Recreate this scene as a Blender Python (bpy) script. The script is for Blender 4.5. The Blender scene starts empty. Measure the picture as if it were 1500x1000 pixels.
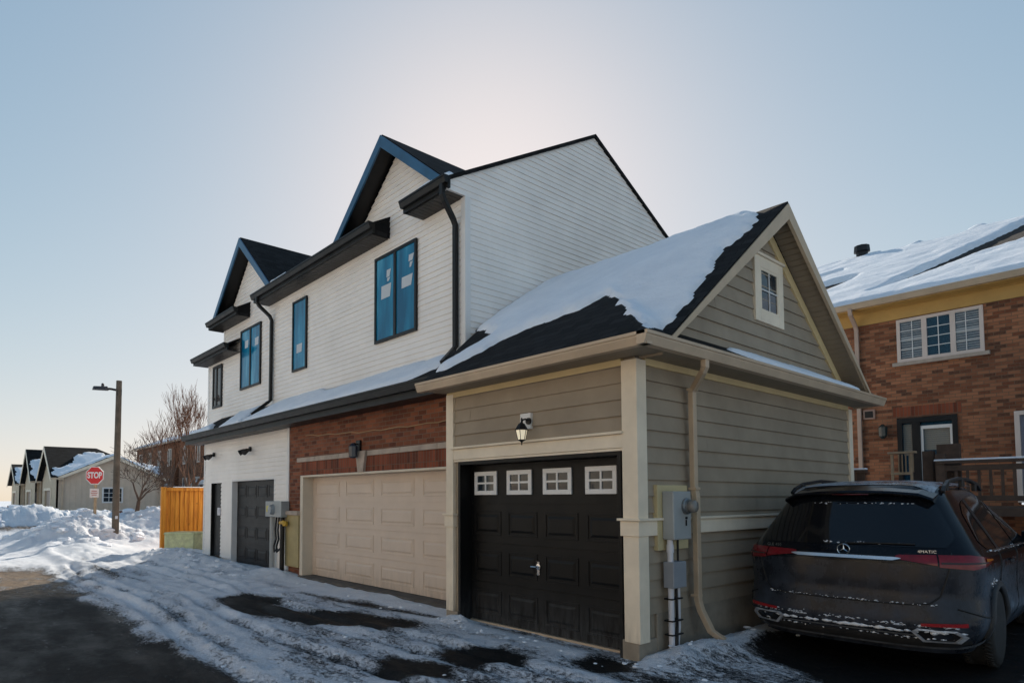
import bpy, bmesh, math, random
import numpy as np
from mathutils import Vector, Matrix
R = math.radians
sc = bpy.context.scene
COL = sc.collection

# ---------------------------------------------------------------- camera, sky, sun
cam_d = bpy.data.cameras.new('camera'); cam = bpy.data.objects.new('camera', cam_d); COL.objects.link(cam)
cam_d.sensor_width = 36.0; cam_d.lens = 935.75/1500*36; cam_d.clip_start = .05; cam_d.clip_end = 3000
cam_d.shift_x = (750-681.44)/1500; cam_d.shift_y = (679.1-500)/1500
MT = [[0.64399, 0.042075, -0.763874], [0.765029, -0.032682, 0.643166], [-0.002096, 0.99858, 0.053236]]
cam.matrix_world = Matrix([[MT[i][0], MT[i][1], -MT[i][2], (3.7732, -5.424, 1.62)[i]] for i in range(3)] + [[0, 0, 0, 1]])
sc.camera = cam
SUN_EL, SUN_AZ = 26.5, 137.5          # azimuth counted from +X towards +Y
world = bpy.data.worlds.new('World'); sc.world = world; world.use_nodes = True
wn = world.node_tree.nodes; wl = world.node_tree.links
sky = wn.new('ShaderNodeTexSky'); sky.sky_type = 'NISHITA'; sky.sun_disc = False
sky.sun_elevation = R(SUN_EL); sky.sun_rotation = R(90-SUN_AZ)
sky.altitude = 0; sky.air_density = 1.0; sky.dust_density = .4; sky.ozone_density = 1.0
# soft shoulder on the sky's brightness, as the photograph's exposure holds the glow round the sun
sp_ = wn.new('ShaderNodeSeparateColor'); cb_ = wn.new('ShaderNodeCombineColor'); wl.new(sky.outputs[0], sp_.inputs[0])
for k_, g_ in enumerate((1.12, 1.05, 1.0)):
    pw = wn.new('ShaderNodeMath'); pw.operation = 'POWER'; pw.inputs[1].default_value = g_; wl.new(sp_.outputs[k_], pw.inputs[0]); wl.new(pw.outputs[0], cb_.inputs[k_])
va = wn.new('ShaderNodeVectorMath'); va.operation = 'ADD'; va.inputs[1].default_value = (6.6, 4.7, 4.0)
vd = wn.new('ShaderNodeVectorMath'); vd.operation = 'DIVIDE'; vs = wn.new('ShaderNodeVectorMath'); vs.operation = 'MULTIPLY'; vs.inputs[1].default_value = (7.0, 6.2, 6.0)
wl.new(cb_.outputs[0], va.inputs[0]); wl.new(cb_.outputs[0], vd.inputs[0]); wl.new(va.outputs[0], vd.inputs[1]); wl.new(vd.outputs[0], vs.inputs[0])
wl.new(vs.outputs[0], wn['Background'].inputs[0]); wn['Background'].inputs[1].default_value = .15
sun_d = bpy.data.lights.new('sun', 'SUN'); sun = bpy.data.objects.new('sun', sun_d); COL.objects.link(sun)
sun_d.energy = 5.0; sun_d.angle = R(.5); sun_d.color = (1, .9, .76)
sdir = Vector((math.cos(R(SUN_AZ))*math.cos(R(SUN_EL)), math.sin(R(SUN_AZ))*math.cos(R(SUN_EL)), math.sin(R(SUN_EL))))
sun.rotation_euler = (-sdir).to_track_quat('-Z', 'Y').to_euler()
sc.view_settings.view_transform = 'Standard'; sc.view_settings.look = 'None'
sc.view_settings.exposure = 0.30; sc.view_settings.gamma = 1.0
sc.cycles.max_bounces = 8

# ---------------------------------------------------------------- materials
MATS = {}
class NT:
    def __init__(s, m):
        m.use_nodes = True; s.t = m.node_tree; s.n = s.t.nodes; s.l = s.t.links
        s.b = s.n['Principled BSDF']
    def add(s, kind, **kw):
        nd = s.n.new(kind)
        for k, v in kw.items(): setattr(nd, k, v)
        return nd
    def link(s, a, b): s.l.new(a, b)
    def coord(s, what='Object', scale=None):
        c = s.add('ShaderNodeTexCoord').outputs[what]
        if scale is None: return c
        mp = s.add('ShaderNodeMapping'); mp.inputs['Scale'].default_value = scale
        s.link(c, mp.inputs[0]); return mp.outputs[0]
    def noise(s, vec, scale, detail=4, rough=.55):
        nd = s.add('ShaderNodeTexNoise'); nd.inputs['Scale'].default_value = scale
        nd.inputs['Detail'].default_value = detail; nd.inputs['Roughness'].default_value = rough
        s.link(vec, nd.inputs['Vector']); return nd.outputs['Fac']
    def ramp(s, fac, stops):
        r = s.add('ShaderNodeValToRGB'); e = r.color_ramp.elements
        while len(e) < len(stops): e.new(.5)
        for q, (p, c) in zip(e, stops):
            q.position = p; q.color = c if len(c) == 4 else (*c, 1)
        s.link(fac, r.inputs[0]); return r.outputs[0]
    def mix(s, fac, a, b, blend='MIX'):
        m = s.add('ShaderNodeMix', data_type='RGBA', blend_type=blend)
        for sock, v in ((m.inputs[0], fac), (m.inputs[6], a), (m.inputs[7], b)):
            if isinstance(v, (int, float)): sock.default_value = v
            elif isinstance(v, tuple): sock.default_value = (*v, 1)
            else: s.link(v, sock)
        return m.outputs[2]
    def math(s, op, a, b=0.0, clamp=False):
        m = s.add('ShaderNodeMath', operation=op, use_clamp=clamp)
        for sock, v in ((m.inputs[0], a), (m.inputs[1], b)):
            if isinstance(v, (int, float)): sock.default_value = v
            else: s.link(v, sock)
        return m.outputs[0]
    def bump(s, h, strength=.3, dist=.01, prev=None):
        b = s.add('ShaderNodeBump'); b.inputs['Strength'].default_value = strength
        b.inputs['Distance'].default_value = dist; s.link(h, b.inputs['Height'])
        if prev is not None: s.link(prev, b.inputs['Normal'])
        return b.outputs[0]

def mat(name, col, rough=.6, metal=0, var=.12, vscale=2.5, bump=0, bscale=60, bdist=.004, spec=.5, coat=0):
    if name in MATS: return MATS[name]
    m = bpy.data.materials.new(name); MATS[name] = m; t = NT(m)
    c = t.coord()
    if var:
        f = t.noise(c, vscale, 5, .6)
        lo = tuple(max(0, v*(1-var)) for v in col); hi = tuple(min(1, v*(1+var)) for v in col)
        t.link(t.ramp(f, [(.3, lo), (.7, hi)]), t.b.inputs['Base Color'])
        t.link(t.math('ADD', t.math('MULTIPLY', t.noise(c, vscale*2.3, 3), .2), rough-.1), t.b.inputs['Roughness'])
    else:
        t.b.inputs['Base Color'].default_value = (*col, 1); t.b.inputs['Roughness'].default_value = rough
    t.b.inputs['Metallic'].default_value = metal
    t.b.inputs['Specular IOR Level'].default_value = spec
    if coat: t.b.inputs['Coat Weight'].default_value = coat; t.b.inputs['Coat Roughness'].default_value = .05
    if bump: t.link(t.bump(t.noise(c, bscale, 4), bump, bdist), t.b.inputs['Normal'])
    return m

def brick_mat(name, c1, c2, mortar, dark, w=.21, h=.075, soldier=False, odd=.5):
    m = bpy.data.materials.new(name); MATS[name] = m; t = NT(m)
    uv = t.coord('UV')
    if soldier:
        mp = t.add('ShaderNodeMapping'); mp.inputs['Rotation'].default_value = (0, 0, R(90)); t.link(uv, mp.inputs[0]); uv = mp.outputs[0]
    b = t.add('ShaderNodeTexBrick'); b.offset = 0.0 if soldier else odd
    b.inputs['Scale'].default_value = 1; b.inputs['Mortar Size'].default_value = .006; b.inputs['Mortar Smooth'].default_value = .2
    b.inputs['Brick Width'].default_value = w*(1.3 if soldier else 1); b.inputs['Row Height'].default_value = h
    b.inputs['Color1'].default_value = (0, 0, 0, 1); b.inputs['Color2'].default_value = (1, 1, 1, 1); b.inputs['Mortar'].default_value = (.5, .5, .5, 1)
    b.inputs['Bias'].default_value = 0
    t.link(uv, b.inputs['Vector'])
    base = t.ramp(b.outputs['Color'], [(0, dark), (.25, c1), (.6, c2), (1, tuple(min(1, v*1.25) for v in c2))])
    n = t.noise(t.coord(), 1.3, 6, .65)
    base = t.mix(t.ramp(n, [(.35, (0, 0, 0)), (.75, (.55, .55, .55))]), base, dark)
    n2 = t.noise(t.coord(), 35, 4, .7)
    base = t.mix(t.ramp(n2, [(.4, (0, 0, 0)), (.8, (.4, .4, .4))]), base, c2)
    t.link(t.mix(b.outputs['Fac'], base, mortar), t.b.inputs['Base Color'])
    t.b.inputs['Roughness'].default_value = .85; t.b.inputs['Specular IOR Level'].default_value = .25
    inv = t.math('SUBTRACT', 1.0, b.outputs['Fac'])
    t.link(t.bump(n2, .35, .004, t.bump(inv, .7, .008)), t.b.inputs['Normal'])
    return m

def shingle_mat(name, col, var=.5):
    m = bpy.data.materials.new(name); MATS[name] = m; t = NT(m)
    uv = t.coord('UV')
    b = t.add('ShaderNodeTexBrick'); b.offset = .5
    b.inputs['Scale'].default_value = 1; b.inputs['Mortar Size'].default_value = .006
    b.inputs['Brick Width'].default_value = .23; b.inputs['Row Height'].default_value = .14
    b.inputs['Color1'].default_value = (0, 0, 0, 1); b.inputs['Color2'].default_value = (1, 1, 1, 1)
    t.link(uv, b.inputs['Vector'])
    lo = tuple(v*(1-var) for v in col); hi = tuple(v*(1+var) for v in col)
    g = t.noise(t.coord(), 160, 3, .8)
    cc = t.mix(t.ramp(g, [(.35, (0, 0, 0)), (.7, (.55, .55, .55))]), t.ramp(b.outputs['Color'], [(0, lo), (1, hi)]), tuple(v*2.2 for v in col))
    t.link(cc, t.b.inputs['Base Color']); t.b.inputs['Roughness'].default_value = .95; t.b.inputs['Specular IOR Level'].default_value = .15
    sx = t.add('ShaderNodeSeparateXYZ'); t.link(uv, sx.inputs[0])
    saw = t.math('FRACT', t.math('DIVIDE', sx.outputs[1], .14))
    saw = t.math('SUBTRACT', 1.0, saw)
    t.link(t.bump(g, .5, .004, t.bump(t.math('MULTIPLY', saw, t.math('SUBTRACT', 1.0, b.outputs['Fac'])), .9, .012)), t.b.inputs['Normal'])
    return m

def snow_mat(name='snow'):
    if name in MATS: return MATS[name]
    m = bpy.data.materials.new(name); MATS[name] = m; t = NT(m); c = t.coord()
    f = t.noise(c, 1.7, 6, .6)
    t.link(t.ramp(f, [(.3, (.75, .79, .85)), (.7, (.87, .90, .945))]), t.b.inputs['Base Color'])
    t.b.inputs['Roughness'].default_value = .65; t.b.inputs['Specular IOR Level'].default_value = .3
    h = t.noise(c, 9, 8, .7); h2 = t.noise(c, 90, 3, .6)
    t.link(t.bump(h2, .3, .004, t.bump(h, .55, .05)), t.b.inputs['Normal'])
    return m

def glass_mat(name, tint=(.02, .03, .04), alpha_mix=.0, rough=.03):
    """dark window glass; alpha_mix lets what stands behind the pane show through"""
    m = bpy.data.materials.new(name); MATS[name] = m; t = NT(m)
    t.b.inputs['Base Color'].default_value = (*tint, 1); t.b.inputs['Roughness'].default_value = rough
    t.b.inputs['Specular IOR Level'].default_value = .45
    c = t.coord(); t.link(t.bump(t.noise(c, 1.5, 2), .04, .02), t.b.inputs['Normal'])
    if alpha_mix:
        tr = t.add('ShaderNodeBsdfTransparent'); mx = t.add('ShaderNodeMixShader'); mx.inputs[0].default_value = alpha_mix
        t.link(t.b.outputs[0], mx.inputs[1]); t.link(tr.outputs[0], mx.inputs[2]); t.link(mx.outputs[0], t.n['Material Output'].inputs[0])
    return m

VINYL = mat('white_vinyl', (.85, .81, .765), .5, var=.07, vscale=1.2, bump=.06, bscale=25)
TRIMWHITE = mat('white_trim', (.74, .73, .71), .5, var=.05)
BLACKMETAL = mat('black_metal', (.009, .009, .010), .45, var=.2, spec=.35)
BLACKGUT = mat('black_gutter_metal', (.011, .011, .011), .5, var=.25, spec=.3)
BLUECAP = mat('sky_reflecting_capping', (.02, .085, .17), .35, var=.3, vscale=1.5)  # black metal capping, its blue sky reflection put into the base colour
FILM = glass_mat('blue_film_reflecting_glass', (.014, .16, .28), rough=.06)
def film_reflections(m):
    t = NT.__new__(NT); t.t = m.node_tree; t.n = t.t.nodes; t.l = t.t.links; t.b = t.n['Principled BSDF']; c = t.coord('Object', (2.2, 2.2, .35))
    n = t.noise(c, 1.6, 3, .5); t.link(t.ramp(n, [(.35, (.005, .10, .20)), (.55, (.010, .19, .34)), (.68, (.07, .33, .50))]), t.b.inputs['Base Color'])  # pale upright streaks paint reflections into the blue film's colour
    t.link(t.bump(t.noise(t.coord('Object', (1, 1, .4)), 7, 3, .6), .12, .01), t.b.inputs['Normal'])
film_reflections(FILM)
GLASS = glass_mat('dark_glass')
CLEAR = glass_mat('sky_tinted_glass', (.02, .09, .15), alpha_mix=.6)  # blue tint puts the reflected sky into the pane colour
PAPER = mat('paper', (.52, .57, .61), .8, var=.03)
KHAKI = mat('khaki_fibre_siding', (.325, .265, .195), .75, var=.14, vscale=1.8, bump=.18, bscale=45)
TAN = mat('tan_painted_trim', (.80, .69, .535), .65, var=.1, bump=.1, bscale=30)
TANMETAL = mat('tan_metal', (.50, .385, .27), .4, var=.12)
SOFFIT = mat('tan_soffit', (.26, .21, .15), .6, var=.1)
BEIGEDOOR = mat('beige_door_paint', (.66, .53, .42), .5, var=.05, bump=.1, bscale=80)
CREAMTRIM = mat('cream_trim', (.66, .58, .46), .6, var=.08)
BLACKDOOR = mat('black_door_paint', (.007, .007, .007), .45, var=.25, bump=.1, bscale=90, spec=.2)
def splash(m, col, h, amt=.6):
    """salt and dirt thrown up from the ground, fading out by height h"""
    t = NT.__new__(NT); t.t = m.node_tree; t.n = t.t.nodes; t.l = t.t.links; t.b = t.n['Principled BSDF']; c = t.coord()
    src = [l.from_socket for l in t.t.links if l.to_socket == t.b.inputs['Base Color']][0]
    sx = t.add('ShaderNodeSeparateXYZ'); t.link(c, sx.inputs[0])
    n = t.noise(t.coord('Object', (9, 9, 1.6)), 2, 6, .7); low = t.math('SUBTRACT', 1.0, t.math('DIVIDE', sx.outputs[2], h), True)
    f = t.math('MULTIPLY', t.math('MULTIPLY', low, low), t.ramp(n, [(.35, (0, 0, 0)), (.65, (1, 1, 1))]))
    t.link(t.mix(t.math('MULTIPLY', f, amt), src, col), t.b.inputs['Base Color'])
splash(BLACKDOOR, (.11, .115, .12), .7, .6); splash(TAN, (.16, .13, .10), .6, .7); splash(KHAKI, (.10, .09, .075), 1.0, .6); splash(BEIGEDOOR, (.24, .20, .16), .6, .6)
GRAYDOOR = mat('charcoal_door_paint', (.020, .018, .018), .5, var=.2, spec=.3)
CONCRETE = mat('concrete', (.26, .22, .17), .9, var=.3, vscale=3, bump=.4, bscale=25)
DARKCONC = mat('dark_concrete', (.09, .08, .07), .9, var=.4, bump=.3, bscale=30)
WHITEPVC = mat('white_plastic', (.62, .62, .66), .4, var=.1)
METERGREY = mat('grey_enamel', (.33, .35, .35), .45, var=.12)
GALV = mat('galvanised_metal', (.22, .24, .25), .4, metal=.6, var=.3)
CHROME = mat('chrome', (.62, .64, .66), .18, metal=1, var=.1)
BRICK = brick_mat('red_brown_brick', (.14, .046, .023), (.26, .092, .047), (.19, .135, .10), (.10, .032, .020))
SOLDIER = brick_mat('red_soldier_brick', (.17, .044, .021), (.25, .07, .035), (.15, .10, .07), (.085, .032, .022), soldier=True)
BRICK2 = brick_mat('mixed_brick', (.20, .068, .034), (.35, .15, .078), (.17, .115, .075), (.085, .042, .028))
SHINGLE = shingle_mat('charcoal_shingle', (.0115, .0115, .012), .75)
SHINGLE2 = shingle_mat('brown_shingle', (.032, .028, .026))
SNOW = snow_mat()
def grain_mat(name, lo, mid, hi, rough=.7):
    m = bpy.data.materials.new(name); MATS[name] = m; t = NT(m)
    n = t.noise(t.coord('Object', (7, 7, .55)), 2.2, 6, .65); k = t.noise(t.coord('Object', (2, 5, 2.2)), 2.6, 2, .4)
    c = t.ramp(n, [(.28, lo), (.5, mid), (.72, hi)]); c = t.mix(t.ramp(k, [(.70, (0, 0, 0)), (.78, (.8, .8, .8))]), c, tuple(v*.35 for v in lo))
    t.link(c, t.b.inputs['Base Color']); t.b.inputs['Roughness'].default_value = rough; t.link(t.bump(n, .3, .006), t.b.inputs['Normal'])
    return m
WOOD = grain_mat('orange_cedar', (.33, .10, .008), (.62, .23, .015), (.78, .36, .05))
DARKWOOD = mat('dark_stained_wood', (.075, .045, .03), .7, var=.35, vscale=5)
PALEWOOD = mat('weathered_pale_wood', (.34, .25, .16), .8, var=.25, vscale=4)
POLEWOOD = mat('grey_wood_pole', (.105, .085, .066), .85, var=.35, vscale=3, bump=.3, bscale=30)
BARK = mat('bark', (.095, .06, .042), .9, var=.35, vscale=6)
TWIG = mat('reddish_twigs', (.19, .085, .045), .9, var=.4, vscale=6)
OCHRE = mat('ochre_fascia', (.52, .32, .095), .55, var=.08)
STONE = mat('stone', (.42, .35, .29), .85, var=.2, vscale=5, bump=.3, bscale=40)
GREENBOX = mat('pale_green_enamel', (.58, .60, .34), .5, var=.25, vscale=6)

# ---------------------------------------------------------------- mesh helpers
class MB:
    def __init__(s): s.v = []; s.f = []; s.smooth = False
    def face(s, pts):
        i = len(s.v); s.v += [tuple(p) for p in pts]; s.f.append(list(range(i, i+len(pts))))
    def hexa(s, p):       # 8 corners: bottom ring 0-3, top ring 4-7
        i = len(s.v); s.v += [tuple(q) for q in p]
        s.f += [[i+a for a in q] for q in ((3, 2, 1, 0), (4, 5, 6, 7), (0, 1, 5, 4), (1, 2, 6, 5), (2, 3, 7, 6), (3, 0, 4, 7))]
        return s
    def box(s, x0, x1, y0, y1, z0, z1):
        if x0 > x1: x0, x1 = x1, x0
        if y0 > y1: y0, y1 = y1, y0
        if z0 > z1: z0, z1 = z1, z0
        return s.hexa([(x0, y0, z0), (x1, y0, z0), (x1, y1, z0), (x0, y1, z0), (x0, y0, z1), (x1, y0, z1), (x1, y1, z1), (x0, y1, z1)])
    def prism(s, top, d):  # polygon (any plane) pushed by vector d
        i = len(s.v); n = len(top); d = Vector(d)
        a = [Vector(p) for p in top]; b = [p+d for p in a]
        s.v += [tuple(p) for p in a+b]
        s.f.append([i+k for k in range(n)]); s.f.append([i+n+k for k in reversed(range(n))])
        for k in range(n): s.f.append([i+k, i+n+k, i+n+(k+1) % n, i+(k+1) % n])
        return s
    def slab(s, top, th):
        a = [Vector(p) for p in top]; nrm = Vector((0, 0, 0))
        for k in range(len(a)): nrm += a[k].cross(a[(k+1) % len(a)])
        nrm.normalize()
        if nrm.z < 0: nrm = -nrm
        return s.prism(top, -nrm*th)
    def board(s, a, b, up, w, th):   # a board along a->b: width w along `up`, thickness th sideways
        a = Vector(a); b = Vector(b); d = (b-a).normalized(); up = Vector(up); up = (up-d*up.dot(d)).normalized(); sd = d.cross(up)
        u = up*w/2; t = sd*th/2
        return s.hexa([a-u-t, b-u-t, b-u+t, a-u+t, a+u-t, b+u-t, b+u+t, a+u+t])
    def tube(s, path, r, n=8, cap=True):
        P = [Vector(p) for p in path]; rs = r if isinstance(r, (list, tuple)) else [r]*len(P)
        i0 = len(s.v); prev = None
        for k, p in enumerate(P):
            d = (P[min(k+1, len(P)-1)]-P[max(k-1, 0)]).normalized()
            if prev is None:
                a = Vector((0, 0, 1)) if abs(d.z) < .9 else Vector((1, 0, 0)); prev = d.cross(a).normalized()
            prev = (prev-d*prev.dot(d)).normalized(); q = d.cross(prev)
            for j in range(n):
                t = 2*math.pi*j/n; s.v.append(tuple(p+(prev*math.cos(t)+q*math.sin(t))*rs[k]))
        for k in range(len(P)-1):
            for j in range(n): s.f.append([i0+k*n+j, i0+k*n+(j+1) % n, i0+(k+1)*n+(j+1) % n, i0+(k+1)*n+j])
        if cap:
            s.f.append([i0+j for j in reversed(range(n))]); s.f.append([i0+(len(P)-1)*n+j for j in range(n)])
        return s
    def rtube(s, path, w, d, side):  # rectangular pipe swept along a path; side = fixed horizontal width axis
        P = [Vector(p) for p in path]; side = Vector(side).normalized(); i0 = len(s.v)
        for k, p in enumerate(P):
            t = (P[min(k+1, len(P)-1)]-P[max(k-1, 0)]).normalized(); o = t.cross(side).normalized()
            for a, b in ((-1, -1), (1, -1), (1, 1), (-1, 1)): s.v.append(tuple(p+side*a*w/2+o*b*d/2))
        for k in range(len(P)-1):
            for j in range(4): s.f.append([i0+k*4+j, i0+k*4+(j+1) % 4, i0+(k+1)*4+(j+1) % 4, i0+(k+1)*4+j])
        s.f.append([i0+j for j in reversed(range(4))]); s.f.append([i0+(len(P)-1)*4+j for j in range(4)])
        return s
    def lathe(s, c, prof, n=20, axis='z'):
        i0 = len(s.v); c = Vector(c)
        for r, h in prof:
            for j in range(n):
                t = 2*math.pi*j/n; a, b = r*math.cos(t), r*math.sin(t)
                s.v.append(tuple(c+Vector({'z': (a, b, h), 'y': (a, h, b), 'x': (h, a, b)}[axis])))
        for k in range(len(prof)-1):
            for j in range(n): s.f.append([i0+k*n+j, i0+k*n+(j+1) % n, i0+(k+1)*n+(j+1) % n, i0+(k+1)*n+j])
        s.f.append([i0+j for j in range(n)]); s.f.append([i0+(len(prof)-1)*n+j for j in range(n)])
        return s
    def build(s, name, m, parent=None, bevel=0, smooth=False, local=False):
        me = bpy.data.meshes.new(name); v = s.v
        if parent is not None and not local:
            o = LOC[parent.name]; v = [(a-o[0], b-o[1], c-o[2]) for a, b, c in v]
        me.from_pydata(v, [], s.f); bm = bmesh.new(); bm.from_mesh(me)
        bmesh.ops.recalc_face_normals(bm, faces=bm.faces[:]); bm.to_mesh(me); bm.free()
        uvl = me.uv_layers.new(name='UVMap'); n = len(me.loops)
        co = np.empty(len(me.vertices)*3); me.vertices.foreach_get('co', co); co = co.reshape(-1, 3)
        if parent is not None and not local: co = co+np.array(LOC[parent.name])
        vi = np.empty(n, int); me.loops.foreach_get('vertex_index', vi)
        ls = np.empty(len(me.polygons), int); me.polygons.foreach_get('loop_total', ls)
        nr = np.empty(len(me.polygons)*3); me.polygons.foreach_get('normal', nr); nr = nr.reshape(-1, 3)
        nr = np.repeat(nr, ls, axis=0); hz = np.hypot(nr[:, 0], nr[:, 1])
        flat = hz < 1e-4
        u = np.stack([-nr[:, 1], nr[:, 0], np.zeros(n)], 1)/np.maximum(hz, 1e-9)[:, None]; u[flat] = (1, 0, 0)
        w = np.cross(nr, u); P = co[vi]
        uv = np.stack([(P*u).sum(1), (P*w).sum(1)], 1); uvl.data.foreach_set('uv', uv.ravel())
        if smooth: me.polygons.foreach_set('use_smooth', [True]*len(me.polygons))
        me.materials.append(m); ob = bpy.data.objects.new(name, me); COL.objects.link(ob)
        if parent is not None: ob.parent = parent
        if bevel:
            b = ob.modifiers.new('bevel', 'BEVEL'); b.width = bevel; b.segments = 2; b.limit_method = 'ANGLE'; b.angle_limit = R(40)
        LOC[ob.name] = LOC[parent.name] if (parent is not None and not local) else (0, 0, 0)
        return ob
LOC = {}
def thing(name, label, cat, loc=(0, 0, 0), rz=0, group=None):
    o = bpy.data.objects.new(name, None); COL.objects.link(o); o.empty_display_size = .2
    o.location = loc; o.rotation_euler = (0, 0, rz); LOC[o.name] = tuple(loc)
    o['label'] = label; o['category'] = cat
    if group: o['group'] = group
    return o
def tag(o, label, cat, group=None):
    o['label'] = label; o['category'] = cat
    if group: o['group'] = group
    return o
def copy_tree(o, parent=None):
    c = o.copy(); COL.objects.link(c); c.parent = parent
    for ch in list(o.children): copy_tree(ch, c)
    return c

def front(y):   # wall facing -Y: (u, z, out) -> world
    return lambda u, z, o: (u, y-o, z)
def side(x):    # wall facing +X
    return lambda u, z, o: (x+o, u, z)
def clip(poly, z, keep_above):
    out = []
    for k in range(len(poly)):
        a, b = poly[k], poly[(k+1) % len(poly)]
        ia, ib = (a[1] >= z-1e-9), (b[1] >= z-1e-9)
        if not keep_above: ia, ib = (a[1] <= z+1e-9), (b[1] <= z+1e-9)
        if ia: out.append(a)
        if ia != ib and abs(a[1]-b[1]) > 1e-9:
            t = (z-a[1])/(b[1]-a[1]); out.append((a[0]+(b[0]-a[0])*t, z))
    return out
def clipu(poly, u, left):
    q = clip([((p[1]), (p[0])) for p in poly], u, not left); return [(p[1], p[0]) for p in q]
def siding(mb, polys, fr, e, t, z0=0.0, wob=0.0, seed=1, joints=0):
    rnd = random.Random(seed)
    for poly in polys:
        lo = min(p[1] for p in poly); hi = max(p[1] for p in poly)
        k = math.floor((lo-z0)/e)
        while z0+k*e < hi-1e-6:
            a = z0+k*e; b = a+e; q = clip(clip(poly, a, True), b, False)
            qs = [q]
            if joints and len(q) >= 3:
                u0, u1 = min(p[0] for p in q), max(p[0] for p in q)
                if u1-u0 > 1.2 and rnd.random() < joints:
                    c = rnd.uniform(u0+.3, u1-.3); qs = [clipu(q, c-.003, True), clipu(q, c+.003, False)]
            for q in qs:
              if len(q) >= 3:
                tt = t*(1+rnd.uniform(-wob, wob))
                mb.face([fr(u, z, tt*(1-(z-a)/e)) for u, z in q])
                bot = [p for p in q if abs(p[1]-a) < 1e-7]
                if len(bot) >= 2:
                    u0 = min(p[0] for p in bot); u1 = max(p[0] for p in bot)
                    mb.face([fr(u0, a, 0), fr(u1, a, 0), fr(u1, a, tt), fr(u0, a, tt)])
            k += 1
    return mb
def rect(u0, u1, z0, z1): return [(u0, z0), (u1, z0), (u1, z1), (u0, z1)]

# value noise (numpy)
def vnoise(x, y, seed=0):
    xi = np.floor(x).astype(np.int64); yi = np.floor(y).astype(np.int64); fx = x-xi; fy = y-yi
    fx = fx*fx*(3-2*fx); fy = fy*fy*(3-2*fy)
    def h(a, b):
        n = (a*374761393+b*668265263+seed*974711+1013) & 0x7fffffff
        n = ((n ^ (n >> 13))*1274126177) & 0x7fffffff
        return ((n ^ (n >> 16)) & 0xffff)/65535.0
    return (h(xi, yi)*(1-fx)+h(xi+1, yi)*fx)*(1-fy)+(h(xi, yi+1)*(1-fx)+h(xi+1, yi+1)*fx)*fy
def fbm(x, y, seed=0, oct=4, gain=.5):
    s = np.zeros_like(x, dtype=float); a = .5; tot = 0
    for k in range(oct):
        s += a*vnoise(x*2**k+17.3*k, y*2**k-9.1*k, seed+k); tot += a; a *= gain
    return s/tot
def inside_dist(px, py, poly):
    """signed distance: positive inside"""
    d = np.full(px.shape, 1e9); ins = np.zeros(px.shape, bool); n = len(poly)
    for k in range(n):
        x0, y0 = poly[k]; x1, y1 = poly[(k+1) % n]; ex, ey = x1-x0, y1-y0
        t = np.clip(((px-x0)*ex+(py-y0)*ey)/(ex*ex+ey*ey+1e-12), 0, 1)
        d = np.minimum(d, np.hypot(px-x0-t*ex, py-y0-t*ey))
        c = ((y0 > py) != (y1 > py)) & (px < (x1-x0)*(py-y0)/((y1-y0) if abs(y1-y0) > 1e-12 else 1e-12)+x0)
        ins ^= c
    return np.where(ins, d, -d)
def blur(a, n):
    for _ in range(n):
        p = np.pad(a, 1, mode='edge'); a = (p[1:-1, 1:-1]*2+p[:-2, 1:-1]+p[2:, 1:-1]+p[1:-1, :-2]+p[1:-1, 2:])/6
    return a
def snow_field(name, parent, zf, polys, holes=(), res=.05, T=.07, edge=.12, rag=.1, seed=1, smooth=0, hard=None, nf=1.6):
    """snow lying on the roof surface z = zf(x, y), inside plan polygons"""
    allp = [p for q in polys for p in q]
    x0, x1 = min(p[0] for p in allp)-.1, max(p[0] for p in allp)+.1; y0, y1 = min(p[1] for p in allp)-.1, max(p[1] for p in allp)+.1
    xs = np.arange(x0, x1, res); ys = np.arange(y0, y1, res); X, Y = np.meshgrid(xs, ys, indexing='ij')
    d = np.full(X.shape, -9.0)
    for q in polys: d = np.maximum(d, inside_dist(X, Y, q))
    for q in holes: d = np.minimum(d, -inside_dist(X, Y, q))
    d = d+(fbm(X*5, Y*5, seed)-.5)*rag*2+(fbm(X*nf, Y*nf, seed+7)-.5)*rag*1.5
    if hard is not None: d = np.minimum(d, inside_dist(X, Y, hard))
    s = np.clip(d/edge, 0, 1); th = T*np.sqrt(s*(2-s))*(.75+.5*fbm(X*nf, Y*nf, seed+3))
    base = zf(X, Y); zz = blur(base, smooth) if smooth else base
    Z = np.maximum(zz, base)+th+.004
    Z[d <= 0] = base[d <= 0]-.02
    keep = d > -res
    mb = MB(); idx = -np.ones(X.shape, int); cnt = 0
    cell = (d[:-1, :-1] > 0) | (d[1:, :-1] > 0) | (d[:-1, 1:] > 0) | (d[1:, 1:] > 0)
    if hard is not None:
        ih = inside_dist(X, Y, hard) > -res*.6
        cell &= ih[:-1, :-1] & ih[1:, :-1] & ih[:-1, 1:] & ih[1:, 1:]
    need = np.zeros(X.shape, bool)
    need[:-1, :-1] |= cell; need[1:, :-1] |= cell; need[:-1, 1:] |= cell; need[1:, 1:] |= cell
    ii = np.argwhere(need); idx[need] = np.arange(len(ii))
    mb.v = [(X[i, j], Y[i, j], Z[i, j]) for i, j in ii]
    mb.f = [[idx[i, j], idx[i+1, j], idx[i+1, j+1], idx[i, j+1]] for i, j in np.argwhere(cell)]
    return mb.build(name, SNOW, parent, smooth=True)

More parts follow.
